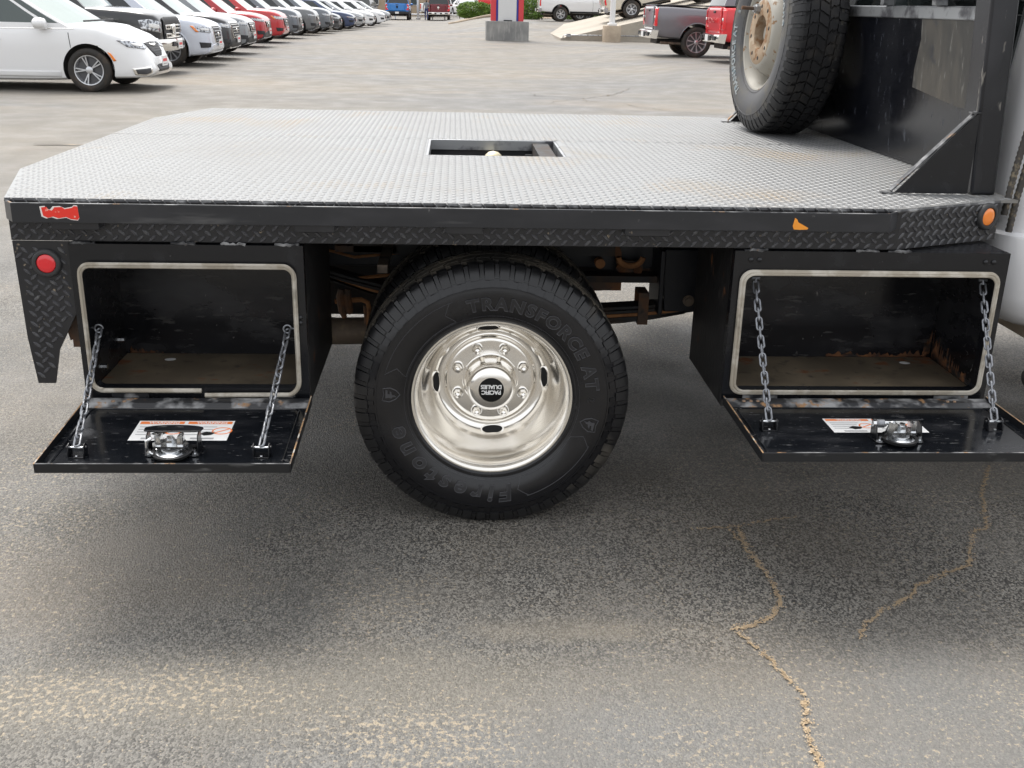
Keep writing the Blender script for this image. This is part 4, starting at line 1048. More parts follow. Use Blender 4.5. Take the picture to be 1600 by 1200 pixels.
for k in range(9):
    z = 1.522+.058*k
    rk = MB(); rk.loops([(1.425+shx(z), .346, z), (1.475+shx(z), .346, z+.030), (1.478+shx(z), .346, z+.034), (1.428+shx(z), .346, z+.005)], [(1.425+shx(z), 1.15, z), (1.475+shx(z), 1.15, z+.030), (1.478+shx(z), 1.15, z+.034), (1.428+shx(z), 1.15, z+.005)], 'black_paint')
    rk.build('louvre_slat', rack)
for yy in (.72, 1.155, 1.62):
    rk = MB(); rk.loops([(1.420, yy, 1.503), (1.462, yy, 1.503), (1.462, yy+.03, 1.503), (1.420, yy+.03, 1.503)], [(1.388, yy, 2.04), (1.430, yy, 2.04), (1.430, yy+.03, 2.04), (1.388, yy+.03, 2.04)], 'rail_steel'); rk.build('rack_bar', rack, bevel=.003)
rk = MB(); rk.box(1.36, 1.43, .2448, 2.2052, 2.0502, 2.11, 'post_grey'); rk.build('rack_top_rail', rack, bevel=.008)
def gusset(y, s):
    k = MB(); k.prism([(1.172, DZ+.003), (1.392, DZ+.003), (1.392, 1.212), (1.384, 1.212)], 'y', y, y+.006, 'black_paint')
    gp = k.build('rack_gusset', rack, bevel=.0015)
    k = MB(); A = Vector((1.165, y, DZ+.008)); B = Vector((1.384, y, 1.215)); n = Vector((-(B.z-A.z), 0, B.x-A.x)).normalized()*.005
    lp = [A, B, B+n, A+n]
    k.loops([(p.x, y-.002, p.z) for p in lp], [(p.x, y+.020, p.z) for p in lp], 'black_edge')
    k.box(1.365, 1.392, y-.004, y+.018, 1.2125, 1.2165, 'black_edge')
    k.loops([(1.135, y-.004, DZ+.002), (1.172, y-.004, DZ+.002), (1.172, y-.004, DZ+.006), (1.135, y-.004, DZ+.006)], [(1.135, y+.02, DZ+.002), (1.172, y+.02, DZ+.002), (1.172, y+.02, DZ+.006), (1.135, y+.02, DZ+.006)], 'black_edge')
    k.build('gusset_flange', gp)
gusset(.246, 1); gusset(2.198, -1)
mb = MB(); mb.strips([[(1.40, .375+r*cos(2*pi*i/14), 1.128+r*sin(2*pi*i/14)) for i in range(14)] for r in (.012, .0002)], 'rail_steel', True, False)
mb.cyl((1.402-.010, .30, 1.13), (1.402, .30, 1.13), .010, 'rail_steel', 12); mb.build('rack_bolt', rack)

# ---- cab
def rr_plan(x0, x1, y0, y1, r, z, n=6):
    out = []
    for cx, cy, a in ((x1-r, y1-r, 0), (x0+r, y1-r, 90), (x0+r, y0+r, 180), (x1-r, y0+r, 270)):
        for i in range(n+1):
            t = radians(a+90*i/n); out.append((cx+r*cos(t), cy+r*sin(t), z))
    return out
def ring(z, ix, iy, x1=3.70, r=.09): return rr_plan(1.522+ix, x1, .215+iy, 2.235-iy, r, z)
mb = MB()
lv = [(.560, .16, .10), (.562, .12, .07), (.580, .085, .045), (.615, .045, .022), (.67, .018, .008), (.75, .004, .0), (.85, -.012, -.008), (.862, -.012, -.006), (.870, .004, .012), (.95, .008, .012), (1.10, .010, .010), (1.22, .010, .012), (1.30, .012, .025), (1.34, .015, .035), (1.42, .028, .055), (1.62, .060, .115), (1.80, .095, .185), (1.88, .13, .24), (1.92, .20, .32), (1.935, .40, .5)]
mb.strips([ring(z, ix, iy, 3.70-(max(0, z-1.30)*.85), .10 if z < 1.8 else .12) for z, ix, iy in lv], 'white_paint', True, True)
cab = mb.build('cab', truck, smooth=35)
mb = MB()
lv = [(.560, .10), (.60, .03), (.75, 0), (.95, 0), (1.12, .02), (1.20, .07), (1.235, .18), (1.25, .4)]
mb.strips([rr_plan(3.62, 5.35-i*.8, .235+i, 2.215-i, .14, z) for z, i in lv], 'white_paint', True, True); mb.build('hood', cab, smooth=40)
for s, yy in ((1, .215), (-1, 2.235)):
    for (a0, a1, b0, b1) in ((1.74, 2.50, 1.80, 2.50), (2.58, 3.48, 2.58, 3.16)):
        mb = MB(); f = lambda z: yy+s*(.012+max(0, z-1.30)*.34)
        mb.loops([(a0, f(1.36)-s*.004, 1.36), (a1, f(1.36)-s*.004, 1.36), (b1, f(1.76)-s*.004, 1.76), (b0, f(1.76)-s*.004, 1.76)], [(a0, f(1.36)+s*.03, 1.36), (a1, f(1.36)+s*.03, 1.36), (b1, f(1.76)+s*.03, 1.76), (b0, f(1.76)+s*.03, 1.76)], 'glass_dark')
        mb.build('cab_window', cab, bevel=.004)
mb = MB(); mb.loops([(1.530, .40, 1.33), (1.530, 2.05, 1.33), (1.590, 2.00, 1.78), (1.590, .45, 1.78)], [(1.61, .40, 1.33), (1.61, 2.05, 1.33), (1.68, 2.00, 1.78), (1.68, .45, 1.78)], 'glass_dark'); mb.build('rear_window', cab)
for (yy, rz) in ((.33, 0), (2.12, pi)):
    o = dup(iw, truck, loc=(4.55, yy, .398), rot=(0, 0, rz)); o.name = 'front_wheel'
    for chd in list(iw.children): dup(chd, o)
mb = MB(); mb.strips([[(x, .075+ry*cos(2*pi*i/20)+.06, .445+rz_*sin(2*pi*i/20)) for i in range(20)] for x, ry, rz_ in ((1.615, .01, .008), (1.625, .045, .030), (1.66, .062, .040), (3.6, .062, .040), (3.64, .03, .02))], 'plastic', True, True)
mb.build('step_bar', truck)
mb = MB(); mb.box(1.70, 3.55, .235, 2.215, .515, .565, 'concrete_tan'); mb.build('cab_underside', truck)
# ribbed wiring conduits between rack and cab
for px, pz0, dx in ((1.492, .93, .0), (1.515, .88, .012)):
    mb = MB(); path = [(px+.010*k, .205+.006*sin(k*1.3), pz0+.10*k) for k in range(9)]
    pts = []; rad = []
    for k in range(8):
        a = Vector(path[k]); b = Vector(path[k+1])
        for i in range(14): pts.append(a.lerp(b, i/14)); rad.append(.0105 if i % 2 else .0085)
    mb.tube(pts, rad, 'weather_strip', 10); mb.build('conduit', truck, smooth=60)

# ================================================================== spare wheel on the deck
TILT = 3.0
sp_c = Vector((1.248, 1.80, DZ+.0025))
spare = empty('spare_wheel', sp_c)
spare.rotation_mode = 'XYZ'
tag(spare, 'spare truck wheel with grey steel rim leaning on the black rack on the deck', 'wheel')
# wheel frame: outer face to -X, leaning back to +X about its lower edge
Rm = Matrix.Rotation(radians(TILT), 4, 'Y') @ Matrix.Rotation(radians(-86.5), 4, 'Z')
spare.matrix_world = Matrix.Translation(sp_c + Vector((0, 0, 0))) @ Rm
ZC = .4025
def shift(mb): mb.v = [(x, y, z+ZC) for x, y, z in mb.v]; return mb
shift(tyre_geo('spare_rubber', 'spare_tread', 'spare_tread')).build('tyre', spare, smooth=32)
sl = MB()
bent_text(sl, 'TRANSFORCE AT', .038, .278, radians(208), 'spare_letter', off=.0010, space=1.10)
bent_text(sl, '2', .026, .276, radians(164), 'spare_letter', off=.0006)
bent_text(sl, 'Firestone', .052, .278, radians(30), 'spare_letter', off=.0010, shear=.16, space=1.15)
sl.v = [(x, y, z) for x, y, z in sl.v]
shift(sl).build('sidewall_lettering', spare, smooth=25)
mb = MB(); N = 72
mb.lathe([(.226, -.070), (.2365, -.0885), (.2365, -.094), (.232, -.0968), (.2255, -.094), (.222, -.086), (.212, -.074), (.205, -.03), (.200, .02), (.200, .085), (.225, .095)], 'spare_rim', N)
mb.lathe([(.203, .0), (.190, -.012), (.176, -.040), (.160, -.075), (.148, -.098), (.138, -.106), (.129, -.108)], 'spare_rim', N)
rim_o = shift(mb).build('rim', spare)
mb = MB(); mb.lathe([(.129, -.1082), (.127, -.1095), (.080, -.1095), (.068, -.1085), (.066, -.095), (.066, -.02)], 'spare_hub', N); shift(mb).build('hub_flange', spare)
mb = MB(); mb.lathe([(.0655, -.03), (.0001, -.03)], 'dark', 32); shift(mb).build('hub_bore', spare)
mb = MB(); mb.lathe([(.036, -.03), (.036, -.075), (.030, -.082), (.0001, -.083)], 'spare_rim', 32); shift(mb).build('hold_down_cup', spare)
h0 = None
for k in range(8):
    a = radians(10+45*k); c = (.104*cos(a), -.1097, ZC+.104*sin(a))
    if h0 is None:
        mb = MB(); mb.strips([[(r*cos(2*pi*i/14), h, r*sin(2*pi*i/14)) for i in range(14)] for r, h in ((.0085, 0), (.0078, -.0004), (.0002, -.0004))], 'dark', True, False); h0 = mb.build('stud_hole', spare, loc=c)
    else: dup(h0, spare, loc=c)
h0 = None
for k in range(8):
    a = radians(-15+45*k)
    if h0 is None:
        mb = MB(); pts = []
        for i in range(24):
            t = 2*pi*i/24; rr = .1765+.0145*sin(t); tt = .040*(abs(cos(t))**.7)*(1 if cos(t) > 0 else -1)/.1765
            yy = -.108+(rr-.138)*2.05 if rr < .16 else -.075+(rr-.160)*2.15
            pts.append((rr*cos(tt), yy-.0035, rr*sin(tt)))
        mb.add(pts, [tuple(range(24))], 'dark'); mb.tube(pts, .0022, 'spare_rim', 6, closed=True)
        h0 = mb.build('hand_hole', spare, loc=(0, 0, ZC), rot=(0, -a, 0))
    elif k % 2 == 0: dup(h0, spare, loc=(0, 0, ZC), rot=(0, -a, 0))
# paint-stick number on the cone
mb = MB(); v2, f2 = text_geo('880', .040, 0.0, .0004)
for v in v2: pass
def cone(u, v):
    rr = .160+v*.40; tt = radians(218)-u/.17; yy = -.0762+(rr-.160)*2.15-.0035
    return (rr*cos(tt), yy, ZC+rr*sin(tt))
mb.add([cone(v.x, v.y) for v in v2], f2, 'seal'); mb.build('chalk_number', spare, smooth=None, flip=False)
mb = MB(); a = radians(118); bx, bz = .104*cos(a), ZC+.104*sin(a)
mb.cyl((bx, -.10, bz), (bx, -.185, bz), .0075, 'rust_steel', 12); mb.cyl((bx, -.110, bz), (bx, -.126, bz), .020, 'rail_steel', 6); mb.cyl((bx, -.126, bz), (bx, -.134, bz), .015, 'rail_steel', 6)
mb.build('hold_down_bolt', spare)

# ================================================================== vehicles in the lot
def chaikin(P, n=2):
    for _ in range(n):
        Q = [P[0]]
        for a, b in zip(P, P[1:]):
            Q.append((a[0]*.75+b[0]*.25, a[1]*.75+b[1]*.25)); Q.append((a[0]*.25+b[0]*.75, a[1]*.25+b[1]*.75))
        Q.append(P[-1]); P = Q
    return P
def interp(st, x):
    for a, b in zip(st, st[1:]):
        if x <= b[0]:
            t = (x-a[0])/max(1e-6, b[0]-a[0]); t2 = t
            return [a[i]+(b[i]-a[i])*t2 for i in range(1, len(a))]
    return list(st[-1][1:])
WHEELS = {}
def car_wheel(parent, x, y, r, style, side):
    """road wheel: outer face to -Y for side -1; meshes shared between alike wheels"""
    key = (round(r, 3), style)
    if key not in WHEELS:
        mb = MB(); w = .115; ri = r*(.68 if style != 'truck' else .60)
        mb.lathe([(ri, -w*.80), (ri+.012, -w*.95), (ri+(r-ri)*.45, -w*1.06), (r-.035, -w*1.0), (r-.008, -w*.86), (r, -w*.6), (r, w*.6), (r-.008, w*.86), (r-.04, w), (ri, w*.8)], 'car_tyre', 40)
        ty = mb.build('tyre', None); COL.objects.unlink(ty)
        mb = MB(); ra = 'alloy'
        mb.lathe([(ri+.004, -w*.78), (ri+.002, -w*.92), (ri-.012, -w*.90), (ri-.025, -w*.70), (ri-.03, w*.2)], ra, 40)
        mb.lathe([(ri-.028, -w*.30), (.001, -w*.30)], 'alloy_dark', 32)
        n = {'five': 5, 'ten': 10, 'six': 6, 'truck': 6, 'eight': 8}[style]
        for k in range(n):
            a = 2*pi*k/n
            for da in ((-.13, .13) if n <= 6 else (0,)):
                aw = .17 if n <= 6 else .16
                p = []
                for rr, hw in ((.055, aw*.9), (ri-.018, aw*(.55 if n <= 6 else 1.0)*.06/.06)):
                    ww = hw*(.055/rr if rr < .1 else .50)
                    t = a+(da if rr > .1 else da*.3)
                    p.append((rr, t-ww, t+ww))
                (r0, a0, a1), (r1, b0, b1) = p
                f = [(r0*cos(a0), -w*.74, r0*sin(a0)), (r1*cos(b0), -w*.80, r1*sin(b0)), (r1*cos(b1), -w*.80, r1*sin(b1)), (r0*cos(a1), -w*.74, r0*sin(a1))]
                mb.loops(f, [(q[0], q[1]+.03, q[2]) for q in f], ra)
        mb.lathe([(.056, -w*.45), (.056, -w*.74), (.036, -w*.80), (.001, -w*.80)], ra, 20)
        rm = mb.build('rim', None); COL.objects.unlink(rm)
        WHEELS[key] = (ty, rm)
    ty, rm = WHEELS[key]
    o = dup(ty, parent, loc=(x, y, r), rot=(0, random.random()*6, pi if side > 0 else 0)); o.name = 'wheel'
    o.rotation_euler = (0, 0, pi if side > 0 else 0)
    k = dup(rm, o); k.rotation_euler = (0, random.random()*6, 0); k.name = 'rim'
    return o

def car_body_mesh(st, L, W, arches, paintm, lower=None, rake=0.0):
    xs = []
    x = 0.0
    keys = sorted(set([s[0] for s in st]))
    for a, b in zip(keys, keys[1:]):
        n = max(1, int((b-a)/.16))
        for i in range(n): xs.append(a+(b-a)*i/n)
    xs.append(keys[-1])
    # smooth the station curves a little
    vals = [interp(st, x) for x in xs]
    for _ in range(2):
        vals = [vals[0]]+[[(vals[i-1][k]+2*vals[i][k]+vals[i+1][k])/4 for k in range(3)] for i in range(1, len(vals)-1)]+[vals[-1]]
    rings = []
    for x, (w, zb, zt) in zip(xs, vals):
        hw = w*W/2; h = zt-zb; cr = .035*w
        half = [(0, zb), (.80*hw, zb), (.955*hw, zb+.02*h), (.985*hw, zb+.14*h), (.992*hw, zb+.34*h), (1.0*hw, zb+.60*h), (.992*hw, zb+.80*h), (.965*hw, zb+.94*h), (.90*hw, zt), (.55*hw, zt+cr*.75), (0, zt+cr)]
        half = chaikin(half, 1)
        rk_ = lambda z: rake*max(0, z-.36)*max(0, 1-x/.75)
        full = [(L/2-x-rk_(z), y, z) for y, z in half]+[(L/2-x-rk_(z), -y, z) for y, z in half[-2:0:-1]]
        rings.append(full)
    mb = MB(); mb.strips(rings, paintm, True, True)
    return mb
def cut_arches(o, arches, W):
    for (x, z, r) in arches:
        c = MB(); c.cyl((x, -W, z), (x, W, z), r, 'plastic', 40)
        co = c.build('cutter', None, smooth=None)
        md = o.modifiers.new('b', 'BOOLEAN'); md.operation = 'DIFFERENCE'; md.object = co; md.solver = 'EXACT'
        bpy.context.view_layer.update()
        dg = bpy.context.evaluated_depsgraph_get()
        me = bpy.data.meshes.new_from_object(o.evaluated_get(dg))
        o.modifiers.clear(); o.data = me
        bpy.data.objects.remove(co)
    me = o.data
    if 'plastic' not in [m.name for m in me.materials]: me.materials.append(M['plastic'])
    pi_ = [m.name for m in me.materials].index('plastic')
    for p in me.polygons:
        for (x, z, r) in arches:
            if all(abs(hypot(me.vertices[i].co.x-x, me.vertices[i].co.z-z)-r) < .012 for i in p.vertices): p.material_index = pi_
    me.polygons.foreach_set('use_smooth', [True]*len(me.polygons)); me.set_sharp_from_angle(angle=radians(38))
def bvh_of(o):
    me = o.data
    return BVHTree.FromPolygons([v.co.copy() for v in me.vertices], [tuple(p.vertices) for p in me.polygons])
def decal(bvh, name, poly, n, m, parent, off=.006, thick=.012, cuts=2, far=4.0):
    """outline drawn in the plane facing n (u across, v up), laid onto the body as a thin moulded piece"""
    n = Vector((n[0], n[1], 0)).normalized(); a = Vector((-n.y, n.x, 0))
    bm = bmesh.new()
    vv = [bm.verts.new((p[0], p[1], 0)) for p in poly]
    bm.faces.new(vv)
    bmesh.ops.triangulate(bm, faces=bm.faces[:])
    for _ in range(cuts): bmesh.ops.subdivide_edges(bm, edges=bm.edges[:], cuts=1, use_grid_fill=True)
    bmesh.ops.triangulate(bm, faces=bm.faces[:])
    for v in bm.verts:
        o = a*v.co.x+Vector((0, 0, v.co.y))+n*far
        loc, nor, idx, dist = bvh.ray_cast(o, -n)
        if loc is None:
            loc, nor, idx, dist = bvh.find_nearest(a*v.co.x+Vector((0, 0, v.co.y))+n*1.0)
        v.co = loc+n*off
    me = bpy.data.meshes.new(name); bm.to_mesh(me); bm.free()
    me.materials.append(M[m])
    me.polygons.foreach_set('use_smooth', [True]*len(me.polygons))
    o = bpy.data.objects.new(name, me); COL.objects.link(o); o.parent = parent
    so = o.modifiers.new('solid', 'SOLIDIFY'); so.thickness = thick; so.offset = 0
    return o
def strip_poly(pts, w):
    P = [Vector((p[0], p[1])) for p in pts]; A = []; B = []
    for i, p in enumerate(P):
        t = (P[min(i+1, len(P)-1)]-P[max(i-1, 0)]).normalized(); nn_ = Vector((-t.y, t.x))*w/2
        A.append(tuple(p+nn_)); B.append(tuple(p-nn_))
    return A+B[::-1]
def mir(poly): return [(-u, v) for u, v in poly][::-1]

def cabin(root, L, W, c, paintm):
    """glasshouse: c has cowl, rf, rr, tail (from the front), zb, zr, wb, wt, splits, glass colours"""
    xb0, xb1 = L/2-c['cowl'], L/2-c['tail']; xr0, xr1 = L/2-c['rf'], L/2-c['rr']
    zb, zr = c['zb'], c['zr']; wb, wt = c.get('wb', .93)*W/2, c.get('wt', .72)*W/2
    body = MB(); wins = []
    vs = [0, .10, .32, .56, .78, .89, 1.0]
    def yv(v): return wb+(wt-wb)*v+.05*sin(pi*v)*(1-.5*v)
    def side(s):
        fr = sorted(set([0, 1]+[f for k in c['splits'] for f in k]))
        us = []
        for a, b in zip(fr, fr[1:]):
            n = max(1, int((b-a)/.12))
            for i in range(n): us.append(a+(b-a)*i/n)
        us.append(1)
        def pt(u, v): return (xb0+(xb1-xb0)*u+((xr0+(xr1-xr0)*u)-(xb0+(xb1-xb0)*u))*(v**.92), s*yv(v), zb+(zr-zb)*v+.03*sin(pi*u)*v)
        groups = {k: MB() for k in range(len(c['splits']))}
        for a, b in zip(us, us[1:]):
            for v0, v1 in zip(vs, vs[1:]):
                q = [pt(a, v0), pt(b, v0), pt(b, v1), pt(a, v1)]; mid = (a+b)/2; gi = None
                if .05 < (v0+v1)/2 < .90:
                    for k, (f0, f1) in enumerate(c['splits']):
                        if f0 < mid < f1: gi = k
                (groups[gi] if gi is not None else body).add(q, [(0, 1, 2, 3)], c.get('side_glass', 'glass_dark') if gi is not None else paintm)
        for k in groups.values():
            if k.f: wins.append(('window', k))
    def end(x0, x1, bul, gl, name, lo=.03, hi=.93):
        gm = MB(); ts = [0, .03, .12, .22, .32, .44, .56, .68, .78, .88, .97, 1]
        def pt(t, v):
            bb = bul*sin(pi*t)
            return (x0+(x1-x0)*(v**.92)+bb, (2*t-1)*yv(v), zb+(zr-zb)*v)
        for a, b in zip(ts, ts[1:]):
            for v0, v1 in zip(vs, vs[1:]):
                q = [pt(a, v0), pt(b, v0), pt(b, v1), pt(a, v1)]
                g_ = True and lo < (v0+v1)/2 < hi and not (a == 0 or b == 1)
                (gm if g_ else body).add(q, [(0, 1, 2, 3)], gl if g_ else paintm)
        wins.append((name, gm))
    side(1); side(-1)
    end(xb0, xr0, c.get('bf', .10), c.get('front_glass', 'glass_shield'), 'windshield', -.1)
    end(xb1, xr1, -c.get('bb', .06), 'glass_dark', 'rear_window')
    # roof
    ns, nt_ = 10, 8; P = []
    for j in range(nt_+1):
        for i in range(ns+1):
            s, t = i/ns, j/nt_
            x = (xr0+c.get('bf', .10)*sin(pi*s))*(1-t)+(xr1-c.get('bb', .06)*sin(pi*s))*t
            P.append((x, (2*s-1)*yv(1), zr+.03*sin(pi*t)+.035*sin(pi*s)*sin(pi*t)**.6))
    body.add(P, [(j*(ns+1)+i, j*(ns+1)+i+1, (j+1)*(ns+1)+i+1, (j+1)*(ns+1)+i) for j in range(nt_) for i in range(ns)], c.get('roof', paintm))
    cb = body.build('cabin', root, smooth=40)
    for nme, w in wins: w.build(nme, cb, smooth=60)
    return cb, yv
def mirror_part(root, x, y, z, s, m, big=1.0):
    mb = MB()
    rings = []
    for k, (d, sc) in enumerate(((0, .35), (.02, .80), (.07, 1.0), (.13, .95), (.16, .6))):
        rings.append([(x+.05-d*big, y+s*(.12*big+.10*big*sc*cos(t)), z+.075*big*sc*sin(t)) for t in [2*pi*i/16 for i in range(16)]])
    mb.strips(rings, m, True, True)
    mb.loops([(x+.02, y-s*.02, z-.08*big), (x-.06, y-s*.02, z-.08*big), (x-.06, y-s*.02, z-.03), (x+.02, y-s*.02, z-.03)], [(x+.0, y+s*.10, z-.06*big), (x-.05, y+s*.10, z-.06*big), (x-.05, y+s*.10, z-.02), (x+.0, y+s*.10, z-.02)], m)
    mb.build('mirror', root, smooth=60)
def plate(root, x, z, rear=False, m='label_white', deal=True):
    mb = MB(); d = -1 if rear else 1
    mb.box(min(x, x+d*.012), max(x, x+d*.012), -.155, .155, z-.08, z+.08, m)
    if deal:
        for k, (z0, z1, a, m2) in enumerate(((-.01, .035, .12, 'plate_red'), (-.055, -.04, .10, 'label_grey'))):
            mb.box(min(x+d*.0121, x+d*.014), max(x+d*.0121, x+d*.014), -a, a, z+z0, z+z1, m2)
    mb.build('dealer_plate', root)

VAN = dict(rake=.42, L=5.15, W=2.02, st=[(0, .46, .33, .60), (.035, .64, .25, .70), (.10, .78, .22, .775), (.26, .88, .215, .855), (.55, .965, .205, .965), (.95, .995, .20, 1.03), (1.45, 1, .165, 1.03), (2.6, 1, .155, .99), (4.3, 1, .17, 1.0), (4.95, .95, .26, 1.07), (5.10, .86, .36, 1.02)],
           ax=(.93, 4.05), wr=.338, cab=dict(cowl=1.14, rf=2.42, rr=4.75, tail=5.02, zb=.965, zr=1.73, wb=.955, wt=.74, bf=.36, splits=((.012, .055), (.075, .31), (.35, .64), (.68, .92)), side_glass='glass_green'))
SUV = dict(L=4.65, W=1.90, st=[(0, .56, .46, .74), (.03, .70, .36, .84), (.10, .82, .27, .92), (.26, .92, .235, .985), (.6, .985, .225, 1.03), (1.25, 1, .215, 1.075), (2.4, 1, .215, 1.06), (3.6, 1, .22, 1.09), (4.3, .97, .25, 1.09), (4.55, .90, .33, 1.03), (4.63, .80, .42, .94)],
           ax=(.90, 3.70), wr=.36, cab=dict(cowl=1.12, rf=1.95, rr=3.95, tail=4.50, zb=1.04, zr=1.66, wb=.95, wt=.73, splits=((.09, .37), (.41, .67), (.71, .90))))
SEDAN = dict(L=4.75, W=1.86, st=[(0, .52, .42, .62), (.03, .66, .33, .70), (.10, .80, .24, .76), (.26, .91, .20, .82), (.6, .98, .19, .89), (1.3, 1, .18, .97), (2.6, 1, .18, .98), (3.9, 1, .20, 1.02), (4.5, .93, .27, 1.0), (4.72, .82, .38, .92)],
             ax=(.92, 3.72), wr=.335, cab=dict(cowl=1.20, rf=2.05, rr=3.35, tail=4.15, zb=.95, zr=1.44, wb=.94, wt=.70, splits=((.12, .43), (.47, .74))))
PICK = dict(rake=.02, L=5.85, W=2.03, st=[(0, .78, .58, 1.00), (.03, .86, .52, 1.08), (.10, .93, .46, 1.14), (.35, .975, .44, 1.19), (1.3, 1, .44, 1.25), (3.8, 1, .44, 1.27), (5.5, 1, .50, 1.34), (5.72, .985, .52, 1.345), (5.80, .95, .56, 1.33)],
            ax=(1.0, 4.62), wr=.41, cab=dict(cowl=1.35, rf=1.98, rr=3.70, tail=3.98, zb=1.22, zr=1.92, wb=.93, wt=.74, bb=.02, splits=((.09, .46), (.51, .88))))

def vehicle(name, label, cat, loc, kind, col, group=None, rotz=0.0, face='suv', scale=1.0, arch_m='plastic', wheel='five', sides=(-1, 1), zs=1.0, hood=0.0, mirror_m=None, front=True, rear=False, badge=None, lower=None, glass=None, chrome_rear=True, lamp='lamp_clear', seams=False):
    K = kind; L, W = K['L'], K['W']; pm = 'paint_'+col
    root = empty(name, loc, rotz); root.scale = (scale,)*3
    tag(root, label, cat, group)
    st = [(s[0], s[1], s[2], s[3]+hood*S(s[0], -.4, .4)*(1 if s[0] < 2 else .0)+(hood if s[0] < .3 else 0)*.2) for s in K['st']]
    arches = [(L/2-a, K['wr']+.015, K['wr']*1.16) for a in K['ax']]
    body = car_body_mesh(st, L, W, arches, pm, rake=K.get('rake', .10)).build('body', None, smooth=40)
    cut_arches(body, arches, W)
    body.parent = root
    bv = bvh_of(body)
    cdict = dict(K['cab'])
    if glass: cdict['side_glass'] = glass
    cb, yv = cabin(root, L, W, cdict, pm)
    for a in K['ax']:
        for s in (-1, 1):
            car_wheel(root, L/2-a, s*(W/2-.128), K['wr'], wheel, s)
    if arch_m:
        for (x, z, r) in arches:
            for s in sides:
                if s > 0 and not rear: continue
                mb = MB(); pts = []
                for i in range(25):
                    t = pi*(-.10+1.20*i/24); p = (x+(r+.012)*cos(t), z+(r+.012)*sin(t))
                    h = bv.ray_cast(Vector((p[0], s*3, p[1])), Vector((0, -s, 0)))
                    if h[0] is not None: pts.append((p[0], h[0].y+s*.002, p[1]))
                if len(pts) > 4: mb.tube(pts, .026 if arch_m == 'plastic' else .018, arch_m, 8); mb.build('arch_trim', body)
    # sill trim, mirrors, handles
    mm = mirror_m or pm
    xm = L/2-K['cab']['cowl']-.38
    for s in (-1, 1):
        mirror_part(root, xm, s*(W/2-.06), K['cab']['zb']+.07, s, mm, 1.25 if kind is not SUV and kind is not SEDAN else 1.0)
    zsill = K['st'][5][2]
    a0, a1 = L/2-K['ax'][1]+K['wr']*1.3, L/2-K['ax'][0]-K['wr']*1.3
    decal(bv, 'sill_trim', [(a0, zsill+.03), (a1, zsill+.03), (a1, zsill+.12), (a0, zsill+.12)], (0, -1), lower or 'plastic', body, cuts=2)
    if kind is not VAN or True:
        zb_ = K['cab']['zb']
        for xx in ((L/2-K['cab']['cowl']-1.28, L/2-K['cab']['cowl']-2.25) if kind is not VAN else (L/2-2.33,)):
            mb = MB(); h = bv.ray_cast(Vector((xx, -3, zb_-.17)), Vector((0, 1, 0)))
            if h[0] is not None:
                yy = h[0].y; mb.tube([(xx-.09, yy+.005, zb_-.17), (xx-.07, yy-.028, zb_-.17), (xx+.07, yy-.028, zb_-.17), (xx+.09, yy+.005, zb_-.17)], .011, pm, 8); mb.build('door_handle', body)
        for xx in (L/2-K['cab']['cowl']-.42+.38*(kind is VAN), L/2-K['cab']['cowl']-1.45+.0*(kind is VAN)):
            decal(bv, 'door_seam', strip_poly([(xx, zsill+.13), (xx+.015, zsill+.45), (xx-.01, zb_-.06)], .010), (0, -1), 'dark', body, off=.0015, thick=.004)
    F = FACES.get(face)
    if front and F: F(root, body, bv, L, W, pm, K)
    if rear: pickup_rear(root, body, bv, L, W, pm, K, badge, chrome_rear)
    return root

